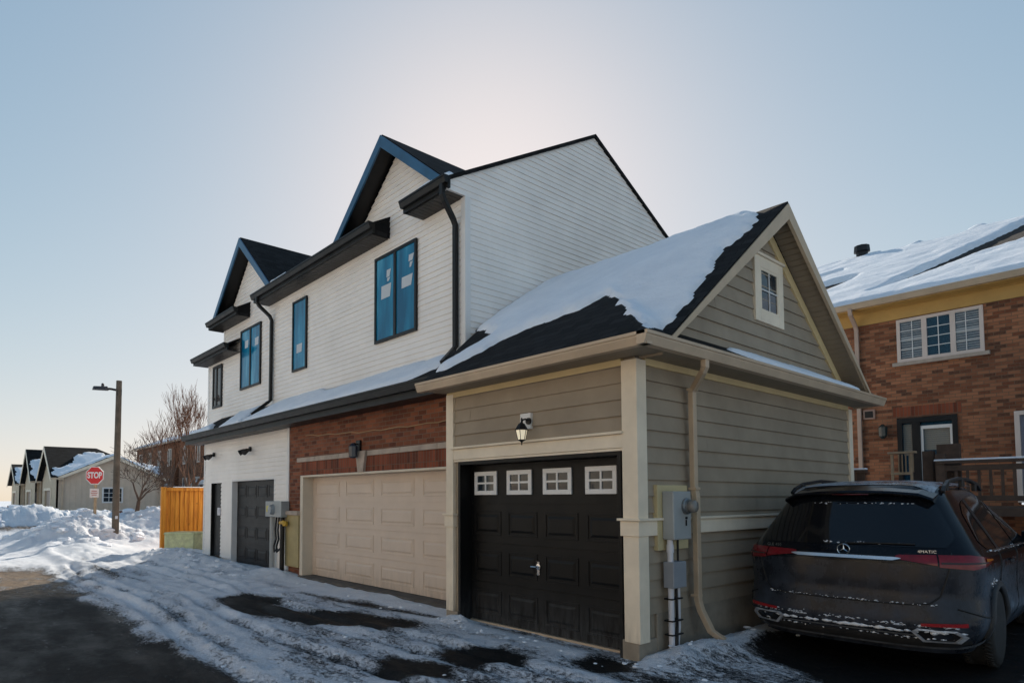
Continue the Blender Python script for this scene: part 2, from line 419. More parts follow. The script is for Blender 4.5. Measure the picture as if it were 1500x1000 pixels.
def text_obj(name, s, size, m, parent, matrix, extrude=.004, align='CENTER', xs=1.0, offset=0.0, spacing=1.0):
    cu = bpy.data.curves.new(name, 'FONT'); cu.body = s; cu.size = size; cu.extrude = extrude; cu.align_x = align; cu.align_y = 'CENTER'; cu.offset = offset
    cu.space_character = spacing
    tmp = bpy.data.objects.new(name+'_curve', cu); COL.objects.link(tmp); bpy.context.view_layer.update()
    me = bpy.data.meshes.new_from_object(tmp.evaluated_get(bpy.context.evaluated_depsgraph_get())); bpy.data.objects.remove(tmp)
    me.transform(matrix @ Matrix.Diagonal((xs, 1, 1, 1))); me.name = name; me.materials.clear(); me.materials.append(m)
    o = bpy.data.objects.new(name, me); COL.objects.link(o); o.parent = parent
    return o

def gutter(mb, x0, x1, y, ztop, d=.12, h=.12, axis='x'):
    """K-style gutter; y = outer face"""
    prof = [(0, 0), (0, -.03), (.012, -.035), (.012, -.05), (.04, -h), (d, -h), (d, 0)]
    if axis == 'x': mb.prism([(x0, y+a, ztop+b) for a, b in prof], (x1-x0, 0, 0))
    else: mb.prism([(y-a, x0, ztop+b) for a, b in prof], (0, x1-x0, 0))
    return mb

def panel_door(parent, x0, x1, z0, z1, y, m, cols, rows, th=.04, gap=.06, panel_h=.30, skip_top=False, skew=.12):
    """sectional door: sheet with section grooves and raised panels"""
    mb = MB(); dz = (z1-z0)/rows
    for r in range(rows): mb.box(x0, x1, y, y+th, z0+r*dz+.003, z0+(r+1)*dz-.003)
    mb.box(x0, x1, y+.012, y+th-.005, z0, z1)
    door = mb.build('garage_door', m, parent)
    pm = MB(); w = (x1-x0)/cols
    for r in range(rows):
        if skip_top and r == rows-1: continue
        c = z0+(r+.5)*dz
        for k in range(cols):
            a, b = x0+k*w+skew*w/2, x0+(k+1)*w-skew*w/2; lo, hi = c-panel_h/2, c+panel_h/2
            # moulded rim, a recess and a raised field
            for (A, B, L, H) in ((a, b, lo, lo+.022), (a, b, hi-.022, hi), (a, a+.022, lo+.022, hi-.022), (b-.022, b, lo+.022, hi-.022)):
                pm.box(A, B, y-.008, y+.002, L, H)
            o1, o2 = .045, .075
            pm.hexa([(a+o1, y-.001, lo+o1), (b-o1, y-.001, lo+o1), (b-o1, y-.001, hi-o1), (a+o1, y-.001, hi-o1),
                     (a+o2, y-.012, lo+o2), (b-o2, y-.012, lo+o2), (b-o2, y-.012, hi-o2), (a+o2, y-.012, hi-o2)])
    pm.build('door_panels', m, door, bevel=.003)
    return door

def window(parent, fr, u0, u1, z0, z1, fm, gm, fw=.05, depth=.05, split=None, name='window', grid=None, gridm=None, inner=.02):
    """frame box ring (proud of the wall) and pane; split = list of mullion centre u"""
    mb = MB()
    def bx(a, b, c, d, o0, o1):
        mb.hexa([fr(a, c, o0), fr(b, c, o0), fr(b, c, o1), fr(a, c, o1), fr(a, d, o0), fr(b, d, o0), fr(b, d, o1), fr(a, d, o1)])
    bx(u0, u1, z0, z0+fw, 0, depth); bx(u0, u1, z1-fw, z1, 0, depth); bx(u0, u0+fw, z0+fw, z1-fw, 0, depth); bx(u1-fw, u1, z0+fw, z1-fw, 0, depth)
    for c in split or []: bx(c-fw*.7, c+fw*.7, z0+fw, z1-fw, 0, depth-.003)
    f = mb.build(name, fm, parent, bevel=.004)
    g = MB(); a, b, c, d = u0+fw*.8, u1-fw*.8, z0+fw*.8, z1-fw*.8
    g.face([fr(a, c, inner), fr(b, c, inner), fr(b, d, inner), fr(a, d, inner)])
    g.build('pane', gm, f)
    if grid:
        q = MB(); nu, nz, w = grid
        edges = [u0+fw]+[c for c in (split or [])]+[u1-fw]
        for i in range(len(edges)-1):
            for k in range(1, nu):
                x = edges[i]+(edges[i+1]-edges[i])*k/nu
                q.hexa([fr(x-w, z0+fw, inner), fr(x+w, z0+fw, inner), fr(x+w, z0+fw, inner+.012), fr(x-w, z0+fw, inner+.012), fr(x-w, z1-fw, inner), fr(x+w, z1-fw, inner), fr(x+w, z1-fw, inner+.012), fr(x-w, z1-fw, inner+.012)])
        for k in range(1, nz):
            z = z0+fw+(z1-z0-2*fw)*k/nz
            q.hexa([fr(u0+fw, z-w, inner+.001), fr(u1-fw, z-w, inner+.001), fr(u1-fw, z-w, inner+.014), fr(u0+fw, z-w, inner+.014), fr(u0+fw, z+w, inner+.001), fr(u1-fw, z+w, inner+.001), fr(u1-fw, z+w, inner+.014), fr(u0+fw, z+w, inner+.014)])
        q.build('glazing_bars', gridm or fm, f)
    return f

# ================================================================ TAN GARAGE
gar = thing('detached_garage', 'khaki lap sided garage with cream trim and black door beside the parked car', 'garage', (-1.5, 2.9, 0))
FR = front(.02); SD = side(-.02)
mb = siding(MB(), [rect(-2.93, -.15, 2.28, 3.0)], FR, .17, .023, .08, wob=.15, joints=.4)
mb.build('front_siding', KHAKI, gar)
mb = siding(MB(), [rect(.14, 5.72, .44, 1.24), rect(.14, 5.72, 1.39, 3.0)], SD, .17, .023, .105, wob=.15, joints=.75)
mb.build('side_siding', KHAKI, gar)
mb = MB().box(-2.98, -2.79, .03, .22, 0, 2.1).box(-.22, -.03, .03, .22, 0, 2.1).box(-3.03, -.03, .03, .2, 2.1, 3.1)
mb.box(-3.03, -2.9, .23, 5.75, 0, 3.1).box(-2.9, -.03, 5.6, 5.75, 0, 3.1).box(-.2, -.03, .23, 5.6, 0, 3.1)
mb.build('wall_core', KHAKI, gar)
mb = MB().box(-.2, 0, -.012, .3, 0, .2).box(-.12, .002, .3, 5.75, -.05, .46).box(-3.06, -2.82, -.012, .25, 0, .12)
mb.build('foundation', CONCRETE, gar, bevel=.01)
mb = MB()
for q in ((-.165, .02, -.02, .15, .18, 3.02), (-3.05, -2.9, -.02, .04, .12, 3.02), (-.02, .02, 5.62, 5.76, .46, 3.0)): MB().box(*q).build('corner_board', TAN, gar, bevel=.004)
mb = MB().box(-2.9, -.165, -.015, .05, 2.13, 2.27).box(-2.93, -.15, -.05, .05, 2.272, 2.30).box(-2.9, -.165, -.006, .05, 2.10, 2.128)
mb.build('door_header', TAN, gar, bevel=.004)
mb = MB().box(-3.05, -.17, -.012, .04, 2.975, 3.06).box(-.03, .012, .155, 5.62, 2.975, 3.06)
mb.build('frieze_board', mat('yellowish_trim', (.68, .53, .28), .65, var=.08), gar, bevel=.003)
mb = MB().box(-.19, .034, -.036, .172, 1.235, 1.385).box(-.215, .06, -.06, .175, 1.387, 1.412)
mb.box(-.03, .03, .175, 5.72, 1.235, 1.385).box(-.03, .055, .178, 5.72, 1.387, 1.412)
mb.build('belt_trim', TAN, gar, bevel=.004)
MB().box(-3.07, -2.88, -.036, .04, 1.235, 1.385).box(-3.09, -2.86, -.058, .04, 1.387, 1.412).build('belt_trim', TAN, gar, bevel=.004)
# door
mb = MB().box(-2.81, -2.765, -.008, .2, 0, 2.1).box(-.235, -.19, -.008, .2, 0, 2.1).box(-2.765, -.235, -.008, .2, 2.055, 2.1)
mb.build('door_frame', BLACKDOOR, gar, bevel=.004)
gd = panel_door(gar, -2.763, -.237, .025, 2.053, .2, BLACKDOOR, 4, 4, panel_h=.31, skip_top=True, skew=.2)
for a, b in ((-2.69, -2.26), (-2.07, -1.64), (-1.45, -1.01), (-.81, -.385)):
    window(gd, front(.199), a, b, 1.66, 1.965, TRIMWHITE, GLASS, fw=.055, depth=.022, name='window', grid=(2, 2, .012), inner=.006)
MB().box(-2.763, -.237, .165, .2, .0, .024).build('door_seal', TANMETAL, gd)
mb = MB().lathe((-1.54, .2, .80), [(.0, -.02), (.035, -.018), (.035, 0)], 14, 'y').tube([(-1.54, .185, .80), (-1.54, .14, .80), (-1.61, .13, .80)], .009, 8).box(-1.56, -1.52, .185, .2, .70, .86)
mb.build('handle', CHROME, gd)
# roof
E_, P_, PL_ = (.4, -.4, 3.15), (-1.35, 1.35, 4.36), (-4.2, 1.35, 4.36)
B_, R0, R1 = (.3, .15, 3.22), (.3, 2.95, 5.43), (-4.2, 2.95, 5.43)
mb = MB()
for p in ([E_, P_, (-3.9, 1.35, 4.36), (-3.13, -.4, 3.15)], [(-4.2, 1.3, 4.33), (-3.9, 1.3, 4.33), P_, R1], [P_, R0, R1], [E_, B_, P_], [B_, R0, P_],
          [R0, R1, (-4.2, 6.1, 3.15), (.3, 5.75, 3.22)], [(.3, 5.75, 3.22), (.4, 6.1, 3.15), (-4.2, 6.1, 3.15)]): mb.slab(p, .03)
mb.slab([(.4, -.39, 3.155), (.4, 6.1, 3.155), (-.02, 6.1, 3.42), (-.02, -.02, 3.42)], .025)
mb.prism([(-3.16, -.38, 3.12), (-3.93, 1.3, 4.3), (-3.93, 1.3, 3.9), (-3.16, -.38, 3.1)], (.03, 0, 0))
roof = mb.build('roof', SHINGLE, gar)
MB().box(-3.1, .34, -.33, .0, 3.045, 3.075).box(.012, .34, 0, 6.0, 3.045, 3.075).build('soffit', SOFFIT, gar)
mb = gutter(MB(), -3.2, .41, -.44, 3.16); mb.prism([(.44-a, -.44, 3.16+b) for a, b in [(0, 0), (0, -.03), (.012, -.035), (.012, -.05), (.04, -.12), (.12, -.12), (.12, 0)]], (0, 6.42, 0))
mb.build('gutter', TANMETAL, gar)
# gable
GW = [(.62, 3.36), (5.42, 3.36), (2.97, 5.28)]
siding(MB(), [GW], side(-.01), .17, .022, .105, wob=.15, joints=.4).build('gable_siding', KHAKI, gar)
mb = MB()
for (ya, za, yb, zb) in ((.02, 3.09, 2.95, 5.40), (5.88, 3.09, 2.95, 5.40)):
    s_ = 1 if yb > ya else -1
    mb.prism([(.27, ya, za), (.27, yb, zb), (.27, yb, zb-.21), (.27, ya+s_*.02, za-.03), ], (.045, 0, 0))
    pass
mb.build('barge_board', mat('tan_barge', (.50, .39, .27), .6, var=.1), gar, bevel=.004)
mb = MB()
for (ya, za, yb, zb) in ((.55, 3.42, 2.95, 5.24), (5.35, 3.42, 2.95, 5.24)):
    mb.prism([(-.01, ya, za), (-.01, yb, zb), (-.01, yb, zb-.17), (-.01, ya+(.12 if yb > ya else -.12), za-.06)], (.035, 0, 0))
mb.build('gable_frieze', MATS['yellowish_trim'], gar, bevel=.003)
mb = MB()
for i in range(40):    # boarded soffit under the rakes
    t0, t1 = i/40, (i+1)/40
    for ya, yb in ((.05, 2.94), (5.85, 2.96)):
        y0, y1 = ya+(yb-ya)*t0, ya+(yb-ya)*(t1-.004); z0, z1 = 3.02+2.29*t0, 3.02+2.29*(t1-.004)
        mb.hexa([(0.01, y0, z0), (.28, y0, z0), (.28, y1, z1), (.01, y1, z1), (0.01, y0, z0+.03), (.28, y0, z0+.03), (.28, y1, z1+.03), (.01, y1, z1+.03)])
mb.build('rake_soffit', SOFFIT, gar)
mb = MB().box(-.02, .03, 2.57, 2.72, 3.88, 4.74).box(-.02, .03, 3.24, 3.38, 3.88, 4.74).box(-.02, .03, 2.72, 3.24, 4.60, 4.74).box(-.02, .03, 2.72, 3.24, 3.88, 4.02).box(-.02, .055, 2.54, 3.41, 4.742, 4.775)
mb.build('gable_window_surround', TAN, gar, bevel=.004)
window(gar, side(.0), 2.72, 3.24, 4.02, 4.60, TAN, GLASS, fw=.035, depth=.026, name='gable_window', grid=(2, 2, .007), gridm=TRIMWHITE, inner=.012)
# downspout
mb = MB().rtube([(.36, .70, 3.05), (.36, .70, 2.97), (.33, .72, 2.93), (.10, .92, 2.80), (.075, .93, 2.76), (.075, .93, 1.75), (.095, .93, 1.62), (.095, .93, .52), (.12, .94, .42), (.2, 1.0, .2), (.3, 1.1, .10)], .075, .06, (0, 1, 0))
for z in (2.78, 1.70, .56): mb.box(.03, .125, .885, .975, z, z+.03)
mb.build('downspout', TANMETAL, gar, bevel=.006)
# snow on the garage roof
def plane(A, B, C):
    n = np.cross(np.subtract(B, A), np.subtract(C, A))
    return lambda x, y: A[2]-(n[0]*(x-A[0])+n[1]*(y-A[1]))/n[2]
def gz(x, y):
    F1 = 3.15+.6914*(y+.4); z3 = plane(E_, B_, P_)(x, y); z4 = plane(B_, R0, P_)(x, y); z5 = plane(P_, R0, R1)(x, y)
    up = np.where((R0[0]-P_[0])*(y-P_[1])-(R0[1]-P_[1])*(x-P_[0]) < 0, z4, z5)
    rt = np.where((P_[0]-B_[0])*(y-B_[1])-(P_[1]-B_[1])*(x-B_[0]) > 0, z3, z4)
    return np.where(y >= P_[1], up, np.where(-x >= y, F1, rt))
snow_field('roof_snow', roof, gz, [[(.30, -.28), (-1.22, 1.18), (-1.17, .96), (-1.39, .87), (-1.83, .69), (-2.17, .62), (-2.45, .42), (-2.8, .05), (-3.0, -.12), (-3.12, -.05), (-3.1, .3), (-2.9, .6), (-3.2, 1.0), (-3.94, 1.25), (-3.94, 3.05), (-.25, 3.0), (.02, 2.75), (.09, 2.3), (.03, 1.75), (.08, 1.1), (.15, .7), (.12, .35), (.24, .05)]],
           res=.035, T=.085, edge=.15, rag=.10, seed=3, smooth=2, hard=[(.38, -.36), (-3.1, -.36), (-3.9, 1.3), (-3.95, 1.3), (-3.95, 3.1), (.3, 3.1), (.3, .1)])
zs = lambda x, y: 3.42-.643*np.maximum(x, -.02)+0*y
snow_field('skirt_snow', roof, zs, [[(.08, 1.5), (.1, 2.3), (.05, 3.0), (.1, 4.3), (.3, 5.2), (.37, 4.6), (.37, 3.3), (.3, 2.3), (.2, 1.7)]], res=.03, T=.035, edge=.06, rag=.08, seed=5, hard=[(.02, .1), (.39, .1), (.39, 5.9), (.02, 5.9)])

# wall lantern above the black door
lan = thing('wall_lantern', 'black carriage lantern with a pale lit shade above the black garage door', 'wall lamp', (-1.52, 0, 2.4))
MB().box(-1.615, -1.445, -.03, .02, 2.43, 2.62).build('mounting_block', TRIMWHITE, lan, bevel=.006)
def shrink(m_): m_.v = [(-1.47+(a+1.52)*.78, b*.85, 2.52+(c-2.52)*.78) for a, b, c in m_.v]; return m_
mb = MB().lathe((-1.52, -.03, 2.52), [(.0, -.03), (.05, -.025), (.055, 0)], 16, 'y').tube([(-1.52, -.05, 2.52), (-1.52, -.1, 2.545), (-1.52, -.16, 2.53), (-1.52, -.175, 2.48)], .014, 8)
mb.lathe((-1.52, -.175, 0), [(.012, 2.50), (.03, 2.475), (.045, 2.47), (.085, 2.40), (.10, 2.385), (.10, 2.375), (.02, 2.37)], 6)
mb.lathe((-1.52, -.175, 0), [(.01, 2.56), (.014, 2.53), (.01, 2.5)], 8)
mb.lathe((-1.52, -.175, 0), [(.055, 2.232), (.058, 2.225), (.03, 2.21), (.008, 2.19), (.01, 2.165), (.002, 2.15)], 12)
for k in range(6):
    t = 2*math.pi*k/6; mb.tube([(-1.52+.09*math.cos(t), -.175+.09*math.sin(t), 2.378), (-1.52+.056*math.cos(t), -.175+.056*math.sin(t), 2.23)], .005, 5)
shrink(mb).build('lantern_body', BLACKMETAL, lan)
lm = bpy.data.materials.new('lit_milky_glass'); t_ = NT(lm); t_.b.inputs['Base Color'].default_value = (.8, .75, .6, 1)
t_.b.inputs['Emission Color'].default_value = (1, .86, .6, 1); t_.b.inputs['Emission Strength'].default_value = .35; t_.b.inputs['Roughness'].default_value = .3
shrink(MB().lathe((-1.52, -.175, 0), [(.083, 2.374), (.053, 2.232)], 6)).build('shade', lm, lan)

# electric meter on the garage side
em = thing('electric_meter', 'grey electric meter box with round glass meter on the khaki garage side wall', 'meter box', (.05, .5, 1.4))
MB().box(-.02, .035, .29, .86, 1.08, 1.75).build('backing_board', mat('yellow_cream_board', (.55, .46, .26), .6, var=.1), em, bevel=.004)
MB().box(.036, .17, .37, .70, 1.19, 1.685).build('meter_cabinet', METERGREY, em, bevel=.012)
mb = MB().lathe((.17, .6, 1.53), [(.085, 0), (.085, .02), (.072, .03), (.07, .05)], 24, 'x'); mb.build('meter_ring', GALV, em)
MB().lathe((.22, .6, 1.53), [(.066, 0), (.064, .05), (.055, .065), (0, .068)], 24, 'x').build('meter_glass', glass_mat('meter_glass', (.2, .19, .17)), em, smooth=True)
MB().box(.172, .18, .585, .6, 1.33, 1.39).lathe((.172, .595, 1.41), [(.014, 0), (.014, .012), (0, .014)], 10, 'x').build('seal_tag', BLACKMETAL, em)
MB().tube([(.09, .42, 1.19), (.09, .42, 1.05), (.09, .42, .9), (.09, .42, .02)], .03, 12).tube([(.085, .56, .72), (.085, .56, .3), (.075, .53, .02)], .022, 10).lathe((.09, .42, 0), [(.037, 1.06), (.037, 1.14)], 12).build('conduit', WHITEPVC, em)
MB().box(.03, .15, .38, .62, .70, .965).build('junction_box', mat('blue_grey_box', (.27, .29, .32), .5, var=.1), em, bevel=.008)
mb = MB().tube([(.09, .56, 1.19), (.09, .56, .96)], .012, 8).tube([(.1, .5, .71), (.11, .49, .5), (.105, .5, .3), (.12, .47, .12), (.13, .43, .06), (.12, .46, .18), (.1, .5, .3)], .014, 8)
mb.build('cable', BLACKMETAL, em)
for z in (.58, .36, .22): MB().box(.03, .125, .385, .585, z, z+.014).build('strap', BLACKMETAL, em)

# ================================================================ TOWNHOUSE
th = thing('townhouse', 'two storey white vinyl and brick townhouse with black gutters behind the khaki garage', 'house', (-9, 4, 0))
XS, YU, YB = -3.96, 1.1, .5
# upper storey
mb = siding(MB(), [rect(-16.2, -14.9, 3.6, 5.72), rect(-14.9, XS, 3.6, 6.56), [(-14.75, 6.56), (-10.95, 6.56), (-12.85, 8.36)], [(-7.75, 6.56), (-4.05, 6.56), (-5.9, 8.05)]], front(YU), .1016, .016, 0, wob=.22)
mb.build('front_siding', VINYL, th)
mb = siding(MB(), [rect(1.1, 8.0, 3.3, 6.5), [(.70, 6.5), (8.16, 6.5), (8.16, 6.63), (4.43, 8.70), (.70, 6.63)]], side(XS), .1016, .016, 0, wob=.22)
mb.build('side_siding', VINYL, th)
mb = MB().box(-16.2, XS-.02, YU+.03, 7.9, 0, 5.7).box(-14.9, XS-.02, YU+.03, 7.9, 5.7, 6.52).prism([(XS-.02, .72, 6.5), (XS-.02, 8.1, 6.5), (XS-.02, 4.43, 8.68)], (-.1, 0, 0))
mb.build('wall_core', VINYL, th)
for q in ((XS-.09, XS+.022, YU-.022, YU+.09, 3.7, 6.5), (-16.22, -16.1, YU-.02, YU+.05, 3.7, 5.7), (-14.92, -14.82, YU-.02, YU+.03, 5.8, 6.5)): MB().box(*q).build('corner_trim', TRIMWHITE, th, bevel=.003)
# main roof and the two cross gables
mz = lambda y: 6.70+.555*(y-.70)
mb = MB()
mb.slab([(-14.95, 1.12, mz(1.12)), (XS+.05, 1.12, mz(1.12)), (XS+.05, 4.43, mz(4.43)), (-14.95, 4.43, mz(4.43))], .06)
mb.slab([(-14.95, 8.2, mz(.66)), (XS+.05, 8.2, mz(.66)), (XS+.05, 4.43, mz(4.43)), (-14.95, 4.43, mz(4.43))], .06)
for a, b in ((-11.72, -6.15), (-5.12, XS+.05), (-15.1, -12.95)): mb.slab([(a, .66, mz(.66)), (b, .66, mz(.66)), (b, 1.12, mz(1.12)), (a, 1.12, mz(1.12))], .05)
gables = ((-5.9, 8.27, -7.75, -4.02, 6.72), (-12.83, 8.56, -14.85, -10.75, 6.74))
for xa, za, xl, xr, zl in gables:
    yb = lambda z: .70+(z-6.70)/.555
    for xe in (xl, xr):
        mb.slab([(xa, .74, za), (xe, .74, zl), (xe, max(.8, yb(zl)), zl), (xa, yb(za), za)], .05)
for a in (-11.72, -6.18, -5.12, -15.1, -12.98): mb.prism([(a, .72, 6.5), (a, 1.12, 6.5), (a, 1.12, mz(1.12)-.06), (a, .72, mz(.72)-.06)], (.03, 0, 0))
mb.slab([(-16.4, .66, 5.83), (-13.6, .66, 5.83), (-13.6, 1.12, 6.08), (-16.4, 1.12, 6.08)], .05)
mb.slab([(-16.4, 1.12, 6.08), (-14.9, 1.12, 6.08), (-14.9, 7.9, 6.12), (-16.4, 7.9, 6.12)], .05)
rf = mb.build('roof', SHINGLE, th)
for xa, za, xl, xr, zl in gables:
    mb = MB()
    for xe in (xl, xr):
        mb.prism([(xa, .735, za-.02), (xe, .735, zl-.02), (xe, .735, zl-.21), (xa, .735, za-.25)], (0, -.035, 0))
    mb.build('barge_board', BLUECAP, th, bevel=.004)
mb = MB()
for xa, za, xl, xr, zl in gables:
    for xe in (xl, xr): mb.slab([(xa, .74, za-.09), (xe, .74, zl-.09), (xe, 1.1, zl-.09), (xa, 1.1, za-.09)], .02)
for a, b, z in ((-11.7, -6.2, 6.50), (-5.1, XS-.02, 6.49), (-15.1, -12.95, 6.50), (-16.4, -13.6, 5.66)):
    n = int((b-a)/.1)
    for k in range(n): mb.box(a+(b-a)*k/n, a+(b-a)*(k+.9)/n, .74, YU+.02, z, z+.018)
mb.build('soffit', BLACKMETAL, th)
mb = MB()
for a, b, z in ((-11.75, -6.13, 6.70), (-5.15, XS+.06, 6.70), (-15.12, -12.92, 6.70), (-16.45, -13.57, 5.86)):
    gutter(mb, a, b, .60, z, .11, .12); mb.box(a, b, .70, .745, z-.19, z-.005)
mb.build('upper_gutter', BLACKGUT, th)
for q in ([(-11.0, .72), (-11.3, .9), (-10.2, .95), (-9.8, .72)], [(-5.0, .66), (-4.2, .64), (-4.0, .85), (-4.6, .95)]): snow_field('roof_snow', rf, lambda x, y: mz(y)+0*x, [q], res=.05, T=.12, edge=.1, rag=.06, seed=8)
# lower roof
lz = lambda y: 3.34+.61*(y-.1)
mb = MB().slab([(-15.05, .06, lz(.06)), (-3.2, .06, lz(.06)), (-3.9, YU+.02, lz(YU+.02)), (-15.05, YU+.02, lz(YU+.02))], .05)
mb.slab([(-15.05, .06, lz(.06)), (-15.05, YU+.02, lz(YU+.02)), (-15.05, 1.2, 3.32), (-15.05, .1, 3.30)], .03)
lr = mb.build('lower_roof', SHINGLE, th)
hd = [(-15.0, .1), (-3.3, .1), (-3.9, 1.09), (-15.0, 1.09)]
snow_field('lower_roof_snow', lr, lambda x, y: lz(y)+0*x,
           [[(-4.55, .2), (-4.2, .5), (-3.75, .72), (-4.0, 1.05), (-6.0, 1.05), (-6.8, .93), (-8.0, .80), (-8.9, 1.12), (-10.4, 1.12), (-10.75, .80), (-10.9, .12), (-10.7, .04), (-4.9, .04)],
            [(-11.25, .42), (-11.75, .85), (-12.1, 1.12), (-13.6, 1.12), (-13.2, .8), (-12.5, .2), (-12.6, .04), (-11.2, .04)], [(-14.9, .04), (-14.1, .6), (-13.4, .35), (-12.9, .06)]],
           res=.04, T=.09, edge=.13, rag=.08, seed=11, hard=hd)
mb = gutter(MB(), -15.12, -3.18, -.01, 3.36, .12, .13); mb.box(-15.05, -3.2, .105, .15, 3.12, 3.33)
mb.build('lower_gutter', BLACKGUT, th)
MB().box(-15.0, -3.1, .15, YB+.02, 3.13, 3.16).prism([(-15.04, .12, 3.13), (-15.04, 1.1, 3.13), (-15.04, 1.1, 3.88), (-15.04, .12, 3.29)], (.03, 0, 0)).build('lower_soffit', BLACKMETAL, th)
# ground storey: white bay
mb = siding(MB(), [rect(-14.56, -13.98, .1, 3.16), rect(-13.98, -13.22, 2.03, 3.16), rect(-13.22, -12.45, .1, 3.16), rect(-12.45, -9.84, 2.08, 3.16), rect(-9.84, -9.12, .1, 3.16)], front(YB), .1016, .016, 0, wob=.22)
mb.build('bay_siding', VINYL, th)
mb = MB().box(-14.56, -13.98, YB+.02, .85, 0, 3.15).box(-13.98, -13.22, YB+.02, .85, 2.03, 3.15).box(-13.22, -12.45, YB+.02, .85, 0, 3.15).box(-12.45, -9.84, YB+.02, .85, 2.08, 3.15).box(-9.84, -9.12, YB+.02, .85, 0, 3.15).box(-14.56, -14.4, .85, 1.3, 0, 3.15)
mb.build('bay_wall', VINYL, th)
for q in ((-9.2, -9.1, YB-.02, YB+.03, .1, 3.14), (-14.58, -14.48, YB-.02, YB+.05, .1, 3.14)): MB().box(*q).build('bay_corner_trim', TRIMWHITE, th, bevel=.003)
MB().box(-12.47, -12.42, YB-.012, .76, 0, 2.1).box(-9.87, -9.82, YB-.012, .76, 0, 2.1).box(-12.42, -9.87, YB-.012, .76, 2.05, 2.1).build('bay_door_frame', TRIMWHITE, th, bevel=.003)
panel_door(th, -12.42, -9.87, .02, 2.05, .63, GRAYDOOR, 4, 4, panel_h=.3)
dr = MB().box(-13.94, -13.26, .56, .6, .1, 2.0).box(-13.98, -13.94, YB-.01, .62, .08, 2.03).box(-13.26, -13.22, YB-.01, .62, .08, 2.03).build('side_door', BLACKDOOR, th, bevel=.004)
MB().box(-13.36, -13.2, YB-.05, YB-.012, 1.18, 1.38).box(-13.33, -13.23, YB-.062, YB-.05, 1.22, 1.34).build('door_notice', WHITEPVC, dr, bevel=.006)
# ground storey: brick bay
mb = MB().box(-9.1, -8.52, YB, .8, 0, 2.46).box(-9.1, -3.1, YB, .8, 2.46, 3.16).box(-3.3, -3.1, YB, .8, 0, 2.46)
mb.build('brick_wall', BRICK, th)
MB().box(-8.52, -3.3, YB+.003, .8, 2.09, 2.365).build('soldier_course', SOLDIER, th)
mb = MB()
xs_ = [-8.72, -7.9, -6.95, -6.3]
for a, b in zip(xs_, xs_[1:]): mb.box(a, b-.008, YB-.02, YB+.1, 2.367, 2.457)
for a, b in ((-5.92, -4.9), (-4.9, -3.9), (-3.9, -3.1)): mb.box(a, b-.008, YB-.02, YB+.1, 2.367, 2.457)
mb.prism([(-6.28, YB-.05, 2.46), (-5.94, YB-.05, 2.46), (-6.02, YB-.05, 2.085), (-6.2, YB-.05, 2.085)], (0, .1, 0))
mb.build('stone_band', STONE, th, bevel=.005)
MB().box(-8.52, -8.40, YB-.03, .82, 0, 2.05).box(-3.44, -3.3, YB-.03, .82, 0, 2.05).box(-8.52, -3.3, YB-.03, .82, 2.05, 2.088).build('brick_door_frame', CREAMTRIM, th, bevel=.006)
panel_door(th, -8.40, -3.44, .06, 2.05, .70, BEIGEDOOR, 4, 4, panel_h=.30, skew=.2)
MB().box(-8.5, -3.3, .42, .9, -.05, .055).build('door_slab', DARKCONC, th, bevel=.01)
MB().box(-9.16, -8.53, YB-.06, YB-.002, .2, 1.27).build('lower_panel', mat('yellow_cream_panel', (.40, .32, .15), .65, var=.15), th, bevel=.005)
MB().box(-9.2, -8.52, YB-.1, YB-.002, 1.272, 1.36).build('panel_cap', STONE, th, bevel=.006)
MB().tube([(-8.3+.26*k, YB-.03+.02*math.sin(k*.9), 2.90-.006*k-.05*math.sin(k/20*math.pi)+.012*math.sin(k*2.1)) for k in range(21)], .008, 5).build('loose_cable', mat('tan_cable', (.42, .27, .14), .6), th)
# upper windows with stickers
def sticker(p, fr, u0, u1, z0, z1, sk=0):
    sk = sk or .05
    m_ = MB(); m_.face([fr(u0, z0, .026), fr(u1, z0, .026), fr(u1+sk, z1, .026), fr(u0+sk*.2, z1, .026)]); m_.build('sticker', PAPER, p)
fu = front(YU-.012)
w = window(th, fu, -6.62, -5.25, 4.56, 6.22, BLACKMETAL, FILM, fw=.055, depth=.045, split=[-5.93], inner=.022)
sticker(w, fu, -6.40, -6.10, 5.38, 5.63, .04); sticker(w, fu, -6.22, -6.12, 5.76, 5.90); sticker(w, fu, -6.20, -6.14, 5.68, 5.745)
sticker(w, fu, -5.72, -5.42, 5.42, 5.62, .0); sticker(w, fu, -5.50, -5.38, 5.86, 5.98); sticker(w, fu, -5.47, -5.42, 5.75, 5.84)
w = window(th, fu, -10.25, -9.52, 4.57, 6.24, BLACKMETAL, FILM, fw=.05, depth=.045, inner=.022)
sticker(w, fu, -10.03, -9.77, 4.99, 5.19, .03)
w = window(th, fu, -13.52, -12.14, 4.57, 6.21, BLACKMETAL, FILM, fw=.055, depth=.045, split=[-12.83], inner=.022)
sticker(w, fu, -13.22, -13.0, 5.68, 5.88, .03); sticker(w, fu, -12.53, -12.3, 5.64, 5.84, .02)
window(th, fu, -15.72, -14.97, 4.3, 5.56, BLACKMETAL, glass_mat('brownish_glass', (.07, .06, .055)), fw=.07, depth=.045, split=[-15.4], inner=.022)
# downspouts
def dspout(pts): MB().rtube(pts, .085, .07, (1, 0, 0)).build('downspout', BLACKGUT, th, bevel=.008)
dspout([(-4.02, .67, 6.6), (-4.02, .67, 6.42), (-4.04, .72, 6.36), (-4.12, .98, 6.14), (-4.13, 1.03, 6.06), (-4.13, 1.03, 4.06), (-4.1, .95, 3.98), (-3.55, .3, 3.6)])
dspout([(-11.45, .67, 6.6), (-11.45, .67, 6.46), (-11.44, .72, 6.38), (-11.4, .98, 6.16), (-11.4, 1.03, 6.06), (-11.4, 1.03, 4.05), (-11.4, .96, 3.99), (-11.25, .5, 3.64)])
